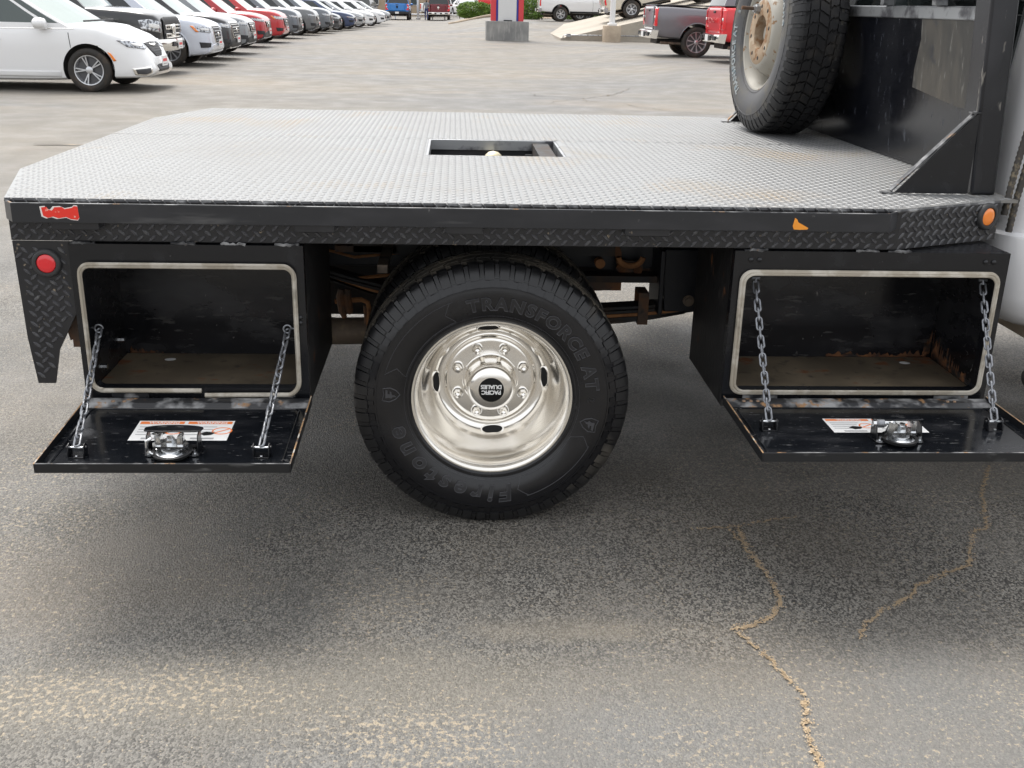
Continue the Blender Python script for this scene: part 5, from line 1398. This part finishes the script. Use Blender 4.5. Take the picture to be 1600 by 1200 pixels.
def lampset(bv, body, poly, m, ang=38, inner='label_white', L=4.65):
    n1 = (cos(radians(ang)), -sin(radians(ang)))
    for s in (-1, 1):
        n = (n1[0], -s*n1[1]) if s > 0 else n1
        decal(bv, 'headlight', poly if s < 0 else mir(poly), n, m, body, cuts=3)
        c = (sum(p[0] for p in poly)/len(poly), sum(p[1] for p in poly)/len(poly))
        small = [(c[0]+(p[0]-c[0])*.45, c[1]+(p[1]-c[1])*.38) for p in poly]
        decal(bv, 'lamp_lens', small if s < 0 else mir(small), n, inner, body, off=.016, cuts=2)
def uofn(x, y, ang):   # position along the lamp plane of a point on the body (right hand side, y<0)
    n = Vector((cos(radians(ang)), -sin(radians(ang)))); a = Vector((-n.y, n.x)); return a.x*x+a.y*y
def f_van(root, body, bv, L, W, pm, K):
    fx = L/2
    u0 = uofn(fx-.50, -.86, 38); u1 = uofn(fx-.09, -.50, 38)
    lampset(bv, body, [(u0-.02, .80), (u0+.10, .70), (u1-.08, .655), (u1+.03, .68), (u1+.02, .755), (u0+.2, .785)], 'lamp_clear')
    decal(bv, 'grille', [(-.36, .745), (-.30, .62), (-.16, .535), (.16, .535), (.30, .62), (.36, .745), (0, .76)], (1, 0), 'plastic', body, cuts=4)
    for k in range(6):
        z = .555+.034*k; w = .18+.032*k
        decal(bv, 'grille_bar', strip_poly([(-w, z), (0, z-.004), (w, z)], .008), (1, 0), 'plastic_grey', body, off=.016, cuts=2, thick=.006)
    decal(bv, 'wing_badge', [(-.17, .715), (-.05, .70), (0, .69), (.05, .70), (.17, .715), (.16, .735), (.05, .728), (0, .735), (-.05, .728), (-.16, .735)], (1, 0), 'chrome', body, off=.024, cuts=2)
    decal(bv, 'lower_grille', [(-.28, .30), (-.34, .40), (-.24, .415), (.24, .415), (.34, .40), (.28, .30)], (1, 0), 'plastic', body, cuts=4)
    for s in (-1, 1):
        n = (cos(.75), s*sin(.75)); P = [(uofn(fx-.33, -.80, 43)-.02, .37), (uofn(fx-.11, -.56, 43), .40), (uofn(fx-.11, -.56, 43)+.02, .30), (uofn(fx-.20, -.66, 43), .255), (uofn(fx-.33, -.80, 43)+.02, .27)]
        P2 = P if s < 0 else mir(P)
        decal(bv, 'fog_surround', P2, n, 'chrome', body, cuts=3)
        c = (sum(p[0] for p in P2)/5, sum(p[1] for p in P2)/5)
        decal(bv, 'fog_recess', [(c[0]+(p[0]-c[0])*.78, c[1]+(p[1]-c[1])*.70) for p in P2], n, 'plastic_grey', body, off=.016, cuts=2)
    decal(bv, 'side_marker', [(fx-.62, .62), (fx-.57, .60), (fx-.50, .49), (fx-.54, .48)], (0, -1), 'amber_lens', body, cuts=2)
    plate(root, fx+.012, .46)
    # wiper cowl
    mb = MB(); mb.tube([(fx-1.02, -.70, 1.075), (fx-.92, -.2, 1.085), (fx-.92, .5, 1.085)], .014, 'plastic', 6); mb.build('wiper', root)
    decal(bv, 'belt_line', strip_poly([(fx-1.10, .965), (fx-2.2, .955), (fx-3.6, .955)], .016), (0, -1), 'chrome', body, off=.004, thick=.006, cuts=3)
def f_suv(root, body, bv, L, W, pm, K, grille='plastic', bars='chrome', gw=.40, gz=(.60, .84), lampz=(.78, .90), low='plastic', chin='alloy', frame=None, mesh=True, amber=False):
    fx = L/2
    u0 = uofn(fx-.46, -.86, 38); u1 = uofn(fx-.08, -.52, 38); z0, z1 = lampz
    lampset(bv, body, [(u0, z1), (u0+.08, z0+.02), (u1-.08, z0-.02), (u1+.02, z0+.02), (u1+.02, z1-.05), (u0+.2, z1-.015)], 'lamp_clear')
    if amber:
        decal(bv, 'turn_lamp', [(u0-.01, z1), (u0+.05, z1-.01), (u0+.14, z0), (u0+.08, z0+.01)], (cos(.663), -sin(.663)), 'amber_lens', body, off=.018, cuts=2)
    if frame: decal(bv, 'grille_frame', [(-gw-.04, gz[1]+.03), (-gw*.72-.04, gz[0]-.03), (gw*.72+.04, gz[0]-.03), (gw+.04, gz[1]+.03)], (1, 0), frame, body, cuts=3)
    decal(bv, 'grille', [(-gw, gz[1]), (-gw*.72, gz[0]), (gw*.72, gz[0]), (gw, gz[1])], (1, 0), grille, body, off=.014, cuts=4)
    n = 5
    for k in range(n):
        z = gz[0]+(gz[1]-gz[0])*(k+.5)/n; w = gw*(.72+.28*(k+.5)/n)*.96
        decal(bv, 'grille_bar', strip_poly([(-w, z), (0, z), (w, z)], .014), (1, 0), bars, body, off=.024, thick=.008, cuts=2)
    decal(bv, 'emblem', [(.065*cos(2*pi*i/14), (gz[0]+gz[1])/2+.045*sin(2*pi*i/14)) for i in range(14)], (1, 0), 'chrome', body, off=.034, cuts=1)
    decal(bv, 'lower_bumper', [(-.80*W/2, .27), (-.74*W/2, .45), (-.30, .50), (.30, .50), (.74*W/2, .45), (.80*W/2, .27)], (1, 0), low, body, off=.008, cuts=4)
    decal(bv, 'skid_trim', strip_poly([(-.66, .30), (-.35, .275), (.35, .275), (.66, .30)], .05), (1, 0), chin, body, off=.020, cuts=3)
    for s in (-1, 1):
        nn_ = (cos(.75), s*sin(.75)); P = [(uofn(fx-.30, -.80, 43), .53), (uofn(fx-.11, -.58, 43), .51), (uofn(fx-.13, -.60, 43), .42), (uofn(fx-.28, -.78, 43), .41)]
        decal(bv, 'fog_recess', P if s < 0 else mir(P), nn_, 'plastic', body, off=.012, cuts=3)
    plate(root, fx+.03, .50)
def f_cadillac(root, body, bv, L, W, pm, K):
    f_suv(root, body, bv, L, W, pm, K, gw=.48, gz=(.56, .88), frame='chrome', bars='chrome', chin='chrome')
def f_audi(root, body, bv, L, W, pm, K):
    f_suv(root, body, bv, L, W, pm, K, gw=.36, gz=(.52, .86), frame='chrome', bars='alloy', low=pm, chin='alloy', amber=True, lampz=(.74, .88))
def f_edge(root, body, bv, L, W, pm, K):
    f_suv(root, body, bv, L, W, pm, K, gw=.50, gz=(.58, .84), bars='alloy', low=pm, chin='plastic_grey', lampz=(.80, .92), amber=True)
def f_clad(root, body, bv, L, W, pm, K):
    f_suv(root, body, bv, L, W, pm, K, gw=.42, gz=(.62, .80), low='plastic_grey', lampz=(.80, .90))
def f_ram(root, body, bv, L, W, pm, K):
    fx = L/2
    decal(bv, 'grille', [(-.62, 1.05), (-.60, .68), (-.50, .60), (.50, .60), (.60, .68), (.62, 1.05), (.5, 1.09), (-.5, 1.09)], (1, 0), 'plastic', body, off=.02, cuts=4)
    for z in (.74, .90):
        decal(bv, 'grille_bar', [(-.54, z-.045), (.54, z-.045), (.54, z+.045), (-.54, z+.045)], (1, 0), 'chrome', body, off=.045, cuts=3)
        for k in range(6):
            y = -.46+.184*k
            if abs(y) > .2: decal(bv, 'bar_slot', [(y-.05, z-.014), (y+.05, z-.014), (y+.05, z+.014), (y-.05, z+.014)], (1, 0), 'dark', body, off=.055, cuts=1)
    horn = [(0, .70), (.06, .76), (.05, .84), (.10, .80), (.13, .86), (.11, .93), (.05, .96), (0, .95), (-.05, .96), (-.11, .93), (-.13, .86), (-.10, .80), (-.05, .84), (-.06, .76)]
    decal(bv, 'emblem', horn, (1, 0), 'chrome', body, off=.066, cuts=1)
    u0 = uofn(fx-.36, -.98, 38); u1 = uofn(fx-.05, -.70, 38)
    lampset(bv, body, [(u0, 1.03), (u0+.02, .86), (u1-.04, .80), (u1+.02, .84), (u1+.02, .99), (u0+.15, 1.05)], 'lamp_clear')
    mb = MB(); rings = []
    for y in [-1.0, -.9, -.6, -.3, 0, .3, .6, .9, 1.0]:
        x = fx+.11-.20*abs(y)**3; rings.append([(x, y, .46), (x+.03, y, .50), (x+.04, y, .62), (x+.02, y, .68), (x-.10, y, .68), (x-.10, y, .46)])
    mb.strips(rings, 'chrome', True, True); mb.build('bumper', root, smooth=40)
    mb = MB(); mb.box(fx+.10, fx+.145, -.45, .45, .54, .63, 'plastic'); mb.build('bumper_grille', root)
    plate(root, fx+.155, .57)
def f_sedan(root, body, bv, L, W, pm, K):
    f_suv(root, body, bv, L, W, pm, K, gw=.38, gz=(.44, .64), lampz=(.62, .71), low=pm, chin='plastic', bars='plastic_grey')
FACES = dict(van=f_van, suv=f_suv, cadillac=f_cadillac, audi=f_audi, edge=f_edge, clad=f_clad, ram=f_ram, sedan=f_sedan)

def pickup_rear(root, body, bv, L, W, pm, K, badge, chrome):
    bx = -L/2
    cm = 'chrome' if chrome else 'plastic'
    mb = MB(); rings = []
    for y in [-1.02, -.96, -.7, -.4, 0, .4, .7, .96, 1.02]:
        x = bx-.10+.16*max(0, abs(y)-.75); rings.append([(x+.16, y, .48), (x, y, .50), (x-.02, y, .58), (x, y, .69), (x+.05, y, .71), (x+.20, y, .71)])
    mb.strips(rings, cm, True, True); bp_ = mb.build('bumper', root, smooth=40)
    mb = MB(); mb.box(bx-.127, bx-.118, -.33, .33, .54, .66, 'plastic')
    for s in (-1, 1): mb.box(bx-.123, bx-.10, s*.70-.13, s*.70+.13, .555, .655, 'plastic')
    mb.build('bumper_step', root)
    plate(root, bx-.13, .60, True, 'label_white', False)
    # tailgate panel with seams and lamps
    decal(bv, 'tailgate', [(-.74, .73), (.74, .73), (.74, 1.325), (-.74, 1.325)], (-1, 0), pm, body, off=.012, cuts=3)
    decal(bv, 'tailgate_handle', [(-.12, 1.20), (.12, 1.20), (.12, 1.26), (-.12, 1.26)], (-1, 0), 'plastic', body, off=.022, cuts=1)
    for s in (-1, 1):
        P = [(-.13, .82), (.115, .82), (.115, 1.28), (-.06, 1.28), (-.02, 1.16), (-.02, .95)]
        n = (-cos(.72), s*sin(.72)); nv = Vector((n[0], n[1], 0)).normalized(); a = Vector((-nv.y, nv.x, 0)); c = a.dot(Vector((bx+.03, s*.90, 0)))
        Q = [(c+p[0]*s*-1, p[1]) for p in P]
        decal(bv, 'tail_lamp', Q, n, 'red_lens', body, off=.014, cuts=3)
        decal(bv, 'reverse_lamp', [(c-.03, 1.02), (c+.05, 1.02), (c+.05, 1.09), (c-.03, 1.09)], n, 'label_white', body, off=.024, cuts=1)
    if badge:
        if badge[0] == 'mark':
            horn = [(0, .93), (.05, .99), (.045, 1.06), (.08, 1.03), (.10, 1.08), (.05, 1.15), (-.05, 1.15), (-.10, 1.08), (-.08, 1.03), (-.045, 1.06), (-.05, .99)]
            decal(bv, 'emblem', horn, (-1, 0), badge[1], body, off=.024, cuts=1)
        else:
            v2, f2 = text_geo(badge[0], .17, .006, .002, 0, 1.12); mb = MB()
            mb.add([(bx-.014-.01-v.z, -v.x, .97+v.y) for v in v2], f2, badge[1]); mb.build('tailgate_letters', root, smooth=None)
    mb = MB(); mb.box(bx+.08, bx+1.75, -W/2*.88, W/2*.88, 1.352, 1.385, 'plastic'); mb.build('bed_cover', root, bevel=.01)
    mb = MB(); mb.cyl((bx+.9, -.75, .36), (bx+.25, -.80, .38), .04, 'exhaust', 12); mb.box(bx+.2, bx+3.2, -.5, .5, .34, .46, 'under_dark'); mb.cyl((L/2-K['ax'][1], -.85, K['wr']), (L/2-K['ax'][1], .85, K['wr']), .07, 'under_dark', 10); mb.build('chassis', root)

# ---- the row of parked cars on the left, noses to the lane
ROW = 'cars parked in the row on the left'
def put(nose_x, y): return nose_x, y
def row(name, label, cat, nose, y, kind, col, **kw):
    s = kw.get('scale', 1.0)
    return vehicle(name, label, cat, (nose-kind['L']/2*s, y, 0), kind, col, group=ROW, **kw)
row('minivan', 'white minivan at the near end of the parked row, brown dusty tyre', 'minivan', -5.02, 15.95, VAN, 'white', face='van', arch_m=None, wheel='five', glass='glass_green', lower='paint_white')
row('pickup_truck', 'black pickup with chrome grille parked right behind the white minivan', 'pickup', -5.85, 19.9, PICK, 'black', face='ram', wheel='truck')
row('crossover', 'silver white crossover with orange turn lamp beside the black pickup', 'car', -5.55, 22.9, SUV, 'silverwhite', face='audi', wheel='ten', arch_m='paint_silverwhite', lower='paint_silverwhite')
row('crossover', 'black crossover with tall chrome framed grille behind the silver white one', 'car', -5.65, 25.6, SUV, 'black', face='cadillac', wheel='ten', hood=.03)
row('crossover', 'light grey crossover parked between the black crossover and a red one', 'car', -5.78, 28.6, SUV, 'midgrey', face='suv', wheel='five')
row('crossover', 'red crossover with grey plastic nose cladding and small plate', 'car', -6.1, 33.2, SUV, 'red', face='clad', wheel='five', lower='plastic_grey')
row('crossover', 'red crossover with big oval grille, farther of the two red cars', 'car', -6.15, 37.3, SUV, 'crimson', face='edge', wheel='ten', hood=.06, arch_m='paint_crimson')
row('crossover', 'grey boxy off-road crossover parked just behind the red cars', 'car', -6.27, 42.0, SUV, 'slate', face='clad', wheel='five', hood=.09)
row('crossover', 'dark grey crossover, eighth nose after the white minivan', 'car', -6.15, 46.6, SUV, 'grey', face='clad', wheel='five', hood=.08)
row('crossover', 'slate grey crossover, ninth nose after the white minivan', 'car', -5.9, 49.8, SUV, 'slate', face='suv', wheel='ten', hood=.08)
row('sedan', 'black sedan after the last grey crossover of the parked row', 'car', -5.85, 53.2, SEDAN, 'darkgrey', face='sedan', wheel='ten')
row('sedan', 'dark navy sedan near the far end of the parked row', 'car', -5.4, 56.4, SEDAN, 'navy', face='sedan', wheel='five')
row('sedan', 'silver sedan beside the dark navy one near the row end', 'car', -5.2, 59.6, SEDAN, 'silver', face='sedan', wheel='five')
row('sedan', 'white sedan near the far end of the parked row', 'car', -4.9, 63.4, SEDAN, 'white', face='sedan', wheel='ten')
row('sedan', 'bright white sedan, second from the far end of the row', 'car', -4.55, 68.2, SEDAN, 'white', face='sedan', wheel='ten')
row('sedan', 'last pale silver sedan of the row next to the blue pickup', 'car', -4.6, 74.5, SEDAN, 'silver', face='sedan', wheel='five')

# ---- pickups seen from behind at the far end
def far_pick(label, x, y, col, rotz, **kw):
    return vehicle('pickup_truck', label, 'pickup', (x, y, rise(x, y)), PICK, col, rotz=rotz, front=False, rear=True, wheel='truck', **kw)
far_pick('blue pickup seen from behind at the far end of the lane', -5.10, 95.5, 'blue', pi/2, badge=('mark', 'dark'), chrome_rear=False)
far_pick('dark red pickup seen from behind beside the walking person', -1.60, 96.5, 'maroon', pi/2, badge=('mark', 'chrome'))
vehicle('crossover', 'black crossover seen from behind left of the blue pickup', 'car', (-8.2, 97, 0), SUV, 'darkgrey', rotz=pi/2-.1, front=False)
far_pick('white pickup side on beyond the dark red pickup', -.8, 112, 'white', 0, badge=None, scale=1.0)
vehicle('sedan', 'white sedan beyond the low white rail near the hedge', 'car', (.9, 104, .35), SEDAN, 'white', rotz=-pi/2+.3, face='sedan')
# ---- pickups on the right
far_pick('grey pickup with chrome bumper parked beside the concrete ramp', 5.30+2.9, 28.55, 'magnetic', 0, wheel_='', ) if False else None
v_ = vehicle('pickup_truck', 'grey pickup with red tail lamp parked beside the concrete ramp', 'pickup', (5.26+.10+2.925, 28.55, .185), PICK, 'magnetic', front=False, rear=True, wheel='ten', arch_m='paint_magnetic', group='pickups parked on the right')
v_ = vehicle('pickup_truck', 'bright red pickup with chrome bumper behind the spare wheel', 'pickup', (6.50+2.925, 25.4, .185), PICK, 'brightred', front=False, rear=True, wheel='truck', arch_m='paint_brightred', badge=('DENALI', 'paint_crimson'), group='pickups parked on the right')
far_pick('white pickup with bright alloy wheel behind the sign pylon', 4.62+2.925, 61.0, 'white', 0)
far_pick('dark grey pickup parked next to the white pickup on the rise', 6.1+2.925, 64.3, 'darkgrey', 0)
far_pick('silver pickup behind the dark grey one on the rise', 6.9+2.925, 67.4, 'silver', 0)
far_pick('grey pickup seen behind the sign pylon', 3.15+2.925, 73.0, 'midgrey', 0)
far_pick('red pickup whose rear shows left of the sign pylon', 1.55+2.925, 82.0, 'brightred', 0)

# ---- concrete ramp with display vehicles
def ramp_z(x, y): return .10+(x-4.62)*.225+(y-46.6)*.018
rv = [(4.62, 46.6), (13.5, 46.6), (13.5, 58.0), (4.5, 57.0)]
mb = MB(); mb.loops([(x, y, -.3) for x, y in rv], [(x, y, ramp_z(x, y)) for x, y in rv], 'concrete_ramp')
ramp = mb.build('concrete_ramp', smooth=20)
tag(ramp, 'pale concrete display ramp rising behind the light pole', 'ramp')
mb = MB(); mb.tube([(4.70, 46.50, .10), (4.72, 46.49, .20), (4.86, 46.48, .24), (8.0, 46.5, .26), (13.5, 46.5, .28)], .022, 'rail_steel', 8); mb.build('wall_pipe', ramp)
mb = MB(); mb.box(4.86, 5.06, 46.42, 46.59, .16, .30, 'rail_steel'); mb.build('junction_box', ramp, bevel=.01)
SLOPE = math.atan(.225)
def on_ramp(label, x, y, col):
    v = far_pick(label, x, y, col, 0); v.location = (x, y, ramp_z(x, y)-.01); v.rotation_euler = (0, -SLOPE, 0)
    return v
on_ramp('cream pickup on the concrete ramp, nearer of the two', 7.05+2.9, 50.4, 'cream')
on_ramp('cream pickup on the concrete ramp, farther of the two', 7.8+2.9, 54.4, 'cream')

# ---- light pole, sign pylon
lp = empty('light_pole', (6.80, 45.8, 0)); tag(lp, 'white light pole on a tan concrete footing before the ramp', 'light pole')
mb = MB(); mb.strips([[(r*cos(2*pi*i/24), r*sin(2*pi*i/24), z) for i in range(24)] for r, z in ((.41, -.2), (.41, .66), (.395, .69), (.001, .69))], 'concrete_tan', True, False); mb.build('footing', lp)
mb = MB(); mb.box(-.19, .19, -.19, .19, .69, .80, 'pole_white'); mb.build('base_cover', lp, bevel=.02)
mb = MB(); mb.cyl((0, 0, .80), (0, 0, 9.0), .125, 'pole_white', 16, .10); mb.build('pole', lp)
mb = MB(); mb.box(-1.1, 1.1, -.2, .2, 8.9, 9.1, 'pole_white'); mb.build('lamp_head', lp, bevel=.03)
sg = empty('sign_pylon', (2.10, 44.3, 0)); tag(sg, 'red, blue and white sign pylon on a grey concrete block', 'sign')
mb = MB(); mb.box(-.90, .92, -.05, 1.45, -.1, .80, 'concrete'); mb.build('concrete_block', sg, bevel=.02)
for a, b, m, nme in ((-.70, -.48, 'sign_red', 'red_panel'), (-.47, -.40, 'sign_blue', 'blue_panel'), (-.39, .39, 'sign_white', 'white_panel'), (.40, .47, 'sign_blue', 'blue_panel'), (.48, .70, 'sign_red', 'red_panel')):
    mb = MB(); d = .0 if 'white' not in m else .03
    mb.box(a, b, .30-d, .75, .80, 6.5, m); mb.build(nme, sg, bevel=.008)
mb = MB(); mb.box(-.16, .20, .05, .24, .80, .85, 'plastic'); mb.build('ground_light', sg, bevel=.01)

# ---- hedge on a small mound, low rail, posts, buildings
rn = random.Random(5)
hx, hy = 1.35, 79.0
md = MB(); P = []
for j in range(9):
    for i in range(17):
        x = -.6+i*.5; y = 74+j*1.5
        P.append((x, y, rise(x, y)-.02+.10*sin(pi*i/16)*sin(pi*j/8)+.16*S(x, .5, 4)*sin(pi*j/8)))
md.add(P, [(j*17+i, j*17+i+1, (j+1)*17+i+1, (j+1)*17+i) for j in range(8) for i in range(16)], 'mound')
o = md.build('planting_bed', smooth=60); tag(o, 'brown earth bed under the trimmed hedge', kind='structure')
mb = MB(); pts = [(-.6+i*.5, 73.9, rise(-.6+i*.5, 73.9)+.02+.16*S(-.6+i*.5, .5, 4)) for i in range(17)]
mb.tube(pts, .10, 'concrete_tan', 8); o = mb.build('kerb'); tag(o, 'pale concrete kerb round the hedge bed', kind='structure')
def hedge(label, cx, cy, cz, rx, ry, rz_, n, seed):
    rn = random.Random(seed); root = empty('hedge', (cx, cy, cz)); tag(root, label, 'hedge', None)
    V = []; F = []
    for k in range(n):
        while True:
            p = Vector((rn.uniform(-1, 1), rn.uniform(-1, 1), rn.uniform(-1, 1)))
            q = (abs(p.x)**3+abs(p.y)**3+abs(p.z)**3)**(1/3)
            lim = .93+.10*sin(p.x*9+p.y*5)*sin(p.z*7+p.x*4)
            if .62 < q < lim: break
        c = Vector((p.x*rx, p.y*ry, rz_+p.z*rz_)); s = rn.uniform(.035, .075)
        d = Vector((rn.gauss(0, 1), rn.gauss(0, 1), rn.gauss(.4, 1))).normalized(); t = d.orthogonal().normalized(); u = d.cross(t)
        o = len(V); V += [c-t*s, c-u*s*.5, c+t*s, c+u*s*.5]; F.append((o, o+1, o+2, o+3))
    mb = MB(); mb.add(V, F, 'leaf'); f = mb.build('foliage', root, smooth=None, flip=False); f['kind'] = 'stuff'
    mb = MB()
    for k in range(7):
        x = -rx*.8+rx*1.6*k/6; mb.tube([(x, 0, 0), (x+rn.uniform(-.1, .1), rn.uniform(-.1, .1), rz_*.8), (x+rn.uniform(-.3, .3), rn.uniform(-.3, .3), rz_*1.5)], [.035, .025, .01], 'bark', 6)
    mb.build('stem', root)
hedge('bright green trimmed hedge on the earth bed left of the sign pylon', 1.25, 78.0, rise(1.25, 78)-.04, 1.32, 1.0, .60, 9000, 1)
hedge('green hedge behind the sign pylon beside the white pickup', 4.6, 66.5, rise(4.6, 66)-.1, .9, .8, .75, 4500, 2)
hedge('low green hedge showing under the pickups beyond the ramp', 8.4, 70.5, rise(8.4, 70)-.1, 1.8, .7, .5, 4000, 3)
rl = empty('low_rail', (-2.2, 99, 0)); tag(rl, 'low white pipe rail running behind the far pickups', 'rail')
mb = MB(); mb.cyl((-3.6, 0, .42), (3.6, 0, .42), .07, 'pole_white', 10); mb.build('rail_bar', rl)
for k in range(7):
    mb = MB(); mb.cyl((-3.4+1.13*k, 0, 0), (-3.4+1.13*k, 0, .40), .05, 'pole_white', 8); mb.build('rail_post', rl)
for i, (x, y, r, l) in enumerate(((-3.48, 97.6, .10, 'white lamp post left of the walking person'), (-4.45, 104, .07, 'thin tan post right of the blue pickup'))):
    p = empty('lamp_post', (x, y, 0)); tag(p, l, 'post')
    mb = MB(); mb.cyl((0, 0, 0), (0, 0, 7), r, 'pole_white' if i == 0 else 'concrete_tan', 12); mb.build('shaft', p)
    mb = MB(); mb.cyl((0, 0, 0), (0, 0, .15), r*1.9, 'pole_white' if i == 0 else 'concrete_tan', 12); mb.build('base', p)
def building(label, x0, x1, y0, y1, h, wall, wins, z0=-.1):
    b = empty('building', ((x0+x1)/2, y0, 0)); tag(b, label, 'building'); cx = (x0+x1)/2
    mb = MB(); mb.box(x0-cx, x1-cx, 0, y1-y0, z0, h, wall); mb.build('wall', b)
    mb = MB(); mb.box(x0-cx-.3, x1-cx+.3, -.4, y1-y0+.3, h+.002, h+.35, 'building_white'); mb.build('roof', b)
    for (a, c, d, e) in wins:
        mb = MB(); mb.box(a-.06, c+.06, -.06, .05, d-.06, e+.06, 'building_white'); w = mb.build('window', b)
        mb = MB(); mb.box(a, c, -.075, -.055, d, e, 'glass_dark'); mb.build('pane', w)
building('tan building wall across the far end of the lot', -26, -2.6, 122, 134, 4.5, 'building', [(-9+2.2*k, -7.6+2.2*k, 1.2, 2.4) for k in range(9)])
building('off-white building with small windows behind the hedge', -2.2, 13, 126, 138, 4.2, 'building_white', [(-6.8+1.25*k, -5.9+1.25*k, .95, 2.0) for k in range(11)])
building('long pale building closing the lot on the left', -75, -27, 118, 132, 5.0, 'building_white', [(-20+4*k, -18+4*k, 1.0, 2.6) for k in range(10)])
building('long tan showroom beyond the ramp on the right', 14, 70, 118, 135, 6.0, 'building', [(-26+5*k, -22+5*k, .8, 3.2) for k in range(11)])

# ---- person walking at the far end
def person():
    root = empty('person', (-2.62, 93.5, 0)); tag(root, 'person in grey shirt and dark blue trousers walking away by the pickups', 'person')
    J = {'pel': (0, 0, .95, .13), 'spine': (0, 0, 1.18, .125), 'chest': (0, 0, 1.38, .15), 'neck': (0, 0, 1.50, .06), 'head': (0, .01, 1.60, .085), 'top': (0, .01, 1.70, .075),
         'hl': (-.09, 0, .90, .095), 'kl': (-.10, .10, .50, .062), 'al': (-.10, -.02, .09, .045), 'tl': (-.10, .12, .035, .035),
         'hr': (.09, 0, .90, .095), 'kr': (.10, .02, .50, .062), 'ar': (.10, -.22, .13, .045), 'tr': (.10, -.12, .035, .035),
         'sl': (-.19, 0, 1.40, .065), 'el': (-.25, -.04, 1.12, .046), 'wl': (-.27, .05, .88, .034), 'fl': (-.27, .08, .79, .03),
         'sr': (.19, 0, 1.40, .065), 'er': (.25, -.02, 1.12, .046), 'wr': (.27, .10, .90, .034), 'fr': (.27, .14, .82, .03)}
    E_ = [('pel', 'spine'), ('spine', 'chest'), ('chest', 'neck'), ('neck', 'head'), ('head', 'top'), ('pel', 'hl'), ('hl', 'kl'), ('kl', 'al'), ('al', 'tl'), ('pel', 'hr'), ('hr', 'kr'), ('kr', 'ar'), ('ar', 'tr'),
          ('chest', 'sl'), ('sl', 'el'), ('el', 'wl'), ('wl', 'fl'), ('chest', 'sr'), ('sr', 'er'), ('er', 'wr'), ('wr', 'fr')]
    ks = list(J); me = bpy.data.meshes.new('body'); me.from_pydata([J[k][:3] for k in ks], [(ks.index(a), ks.index(b)) for a, b in E_], [])
    o = bpy.data.objects.new('body', me); COL.objects.link(o)
    sk = o.modifiers.new('skin', 'SKIN'); o.modifiers.new('sub', 'SUBSURF').levels = 1
    for i, k in enumerate(ks): me.skin_vertices[0].data[i].radius = (J[k][3], J[k][3]*(.8 if k in ('chest', 'spine', 'pel') else 1))
    me.skin_vertices[0].data[0].use_root = True
    bpy.context.view_layer.update()
    m2 = bpy.data.meshes.new_from_object(o.evaluated_get(bpy.context.evaluated_depsgraph_get()))
    o.modifiers.clear(); o.data = m2; o.parent = root
    m2.materials.clear()
    for m in ('shirt', 'jeans', 'skin', 'hair', 'dark'): m2.materials.append(M[m])
    for p in m2.polygons:
        z = p.center.z; x = abs(p.center.x)
        p.material_index = 4 if z < .09 else 2 if (x > .2 and z < 1.12) else 1 if z < 1.0 else 0 if z < 1.49 else (3 if (z > 1.62 or p.center.y < -.02) else 2)
        p.use_smooth = True
person()
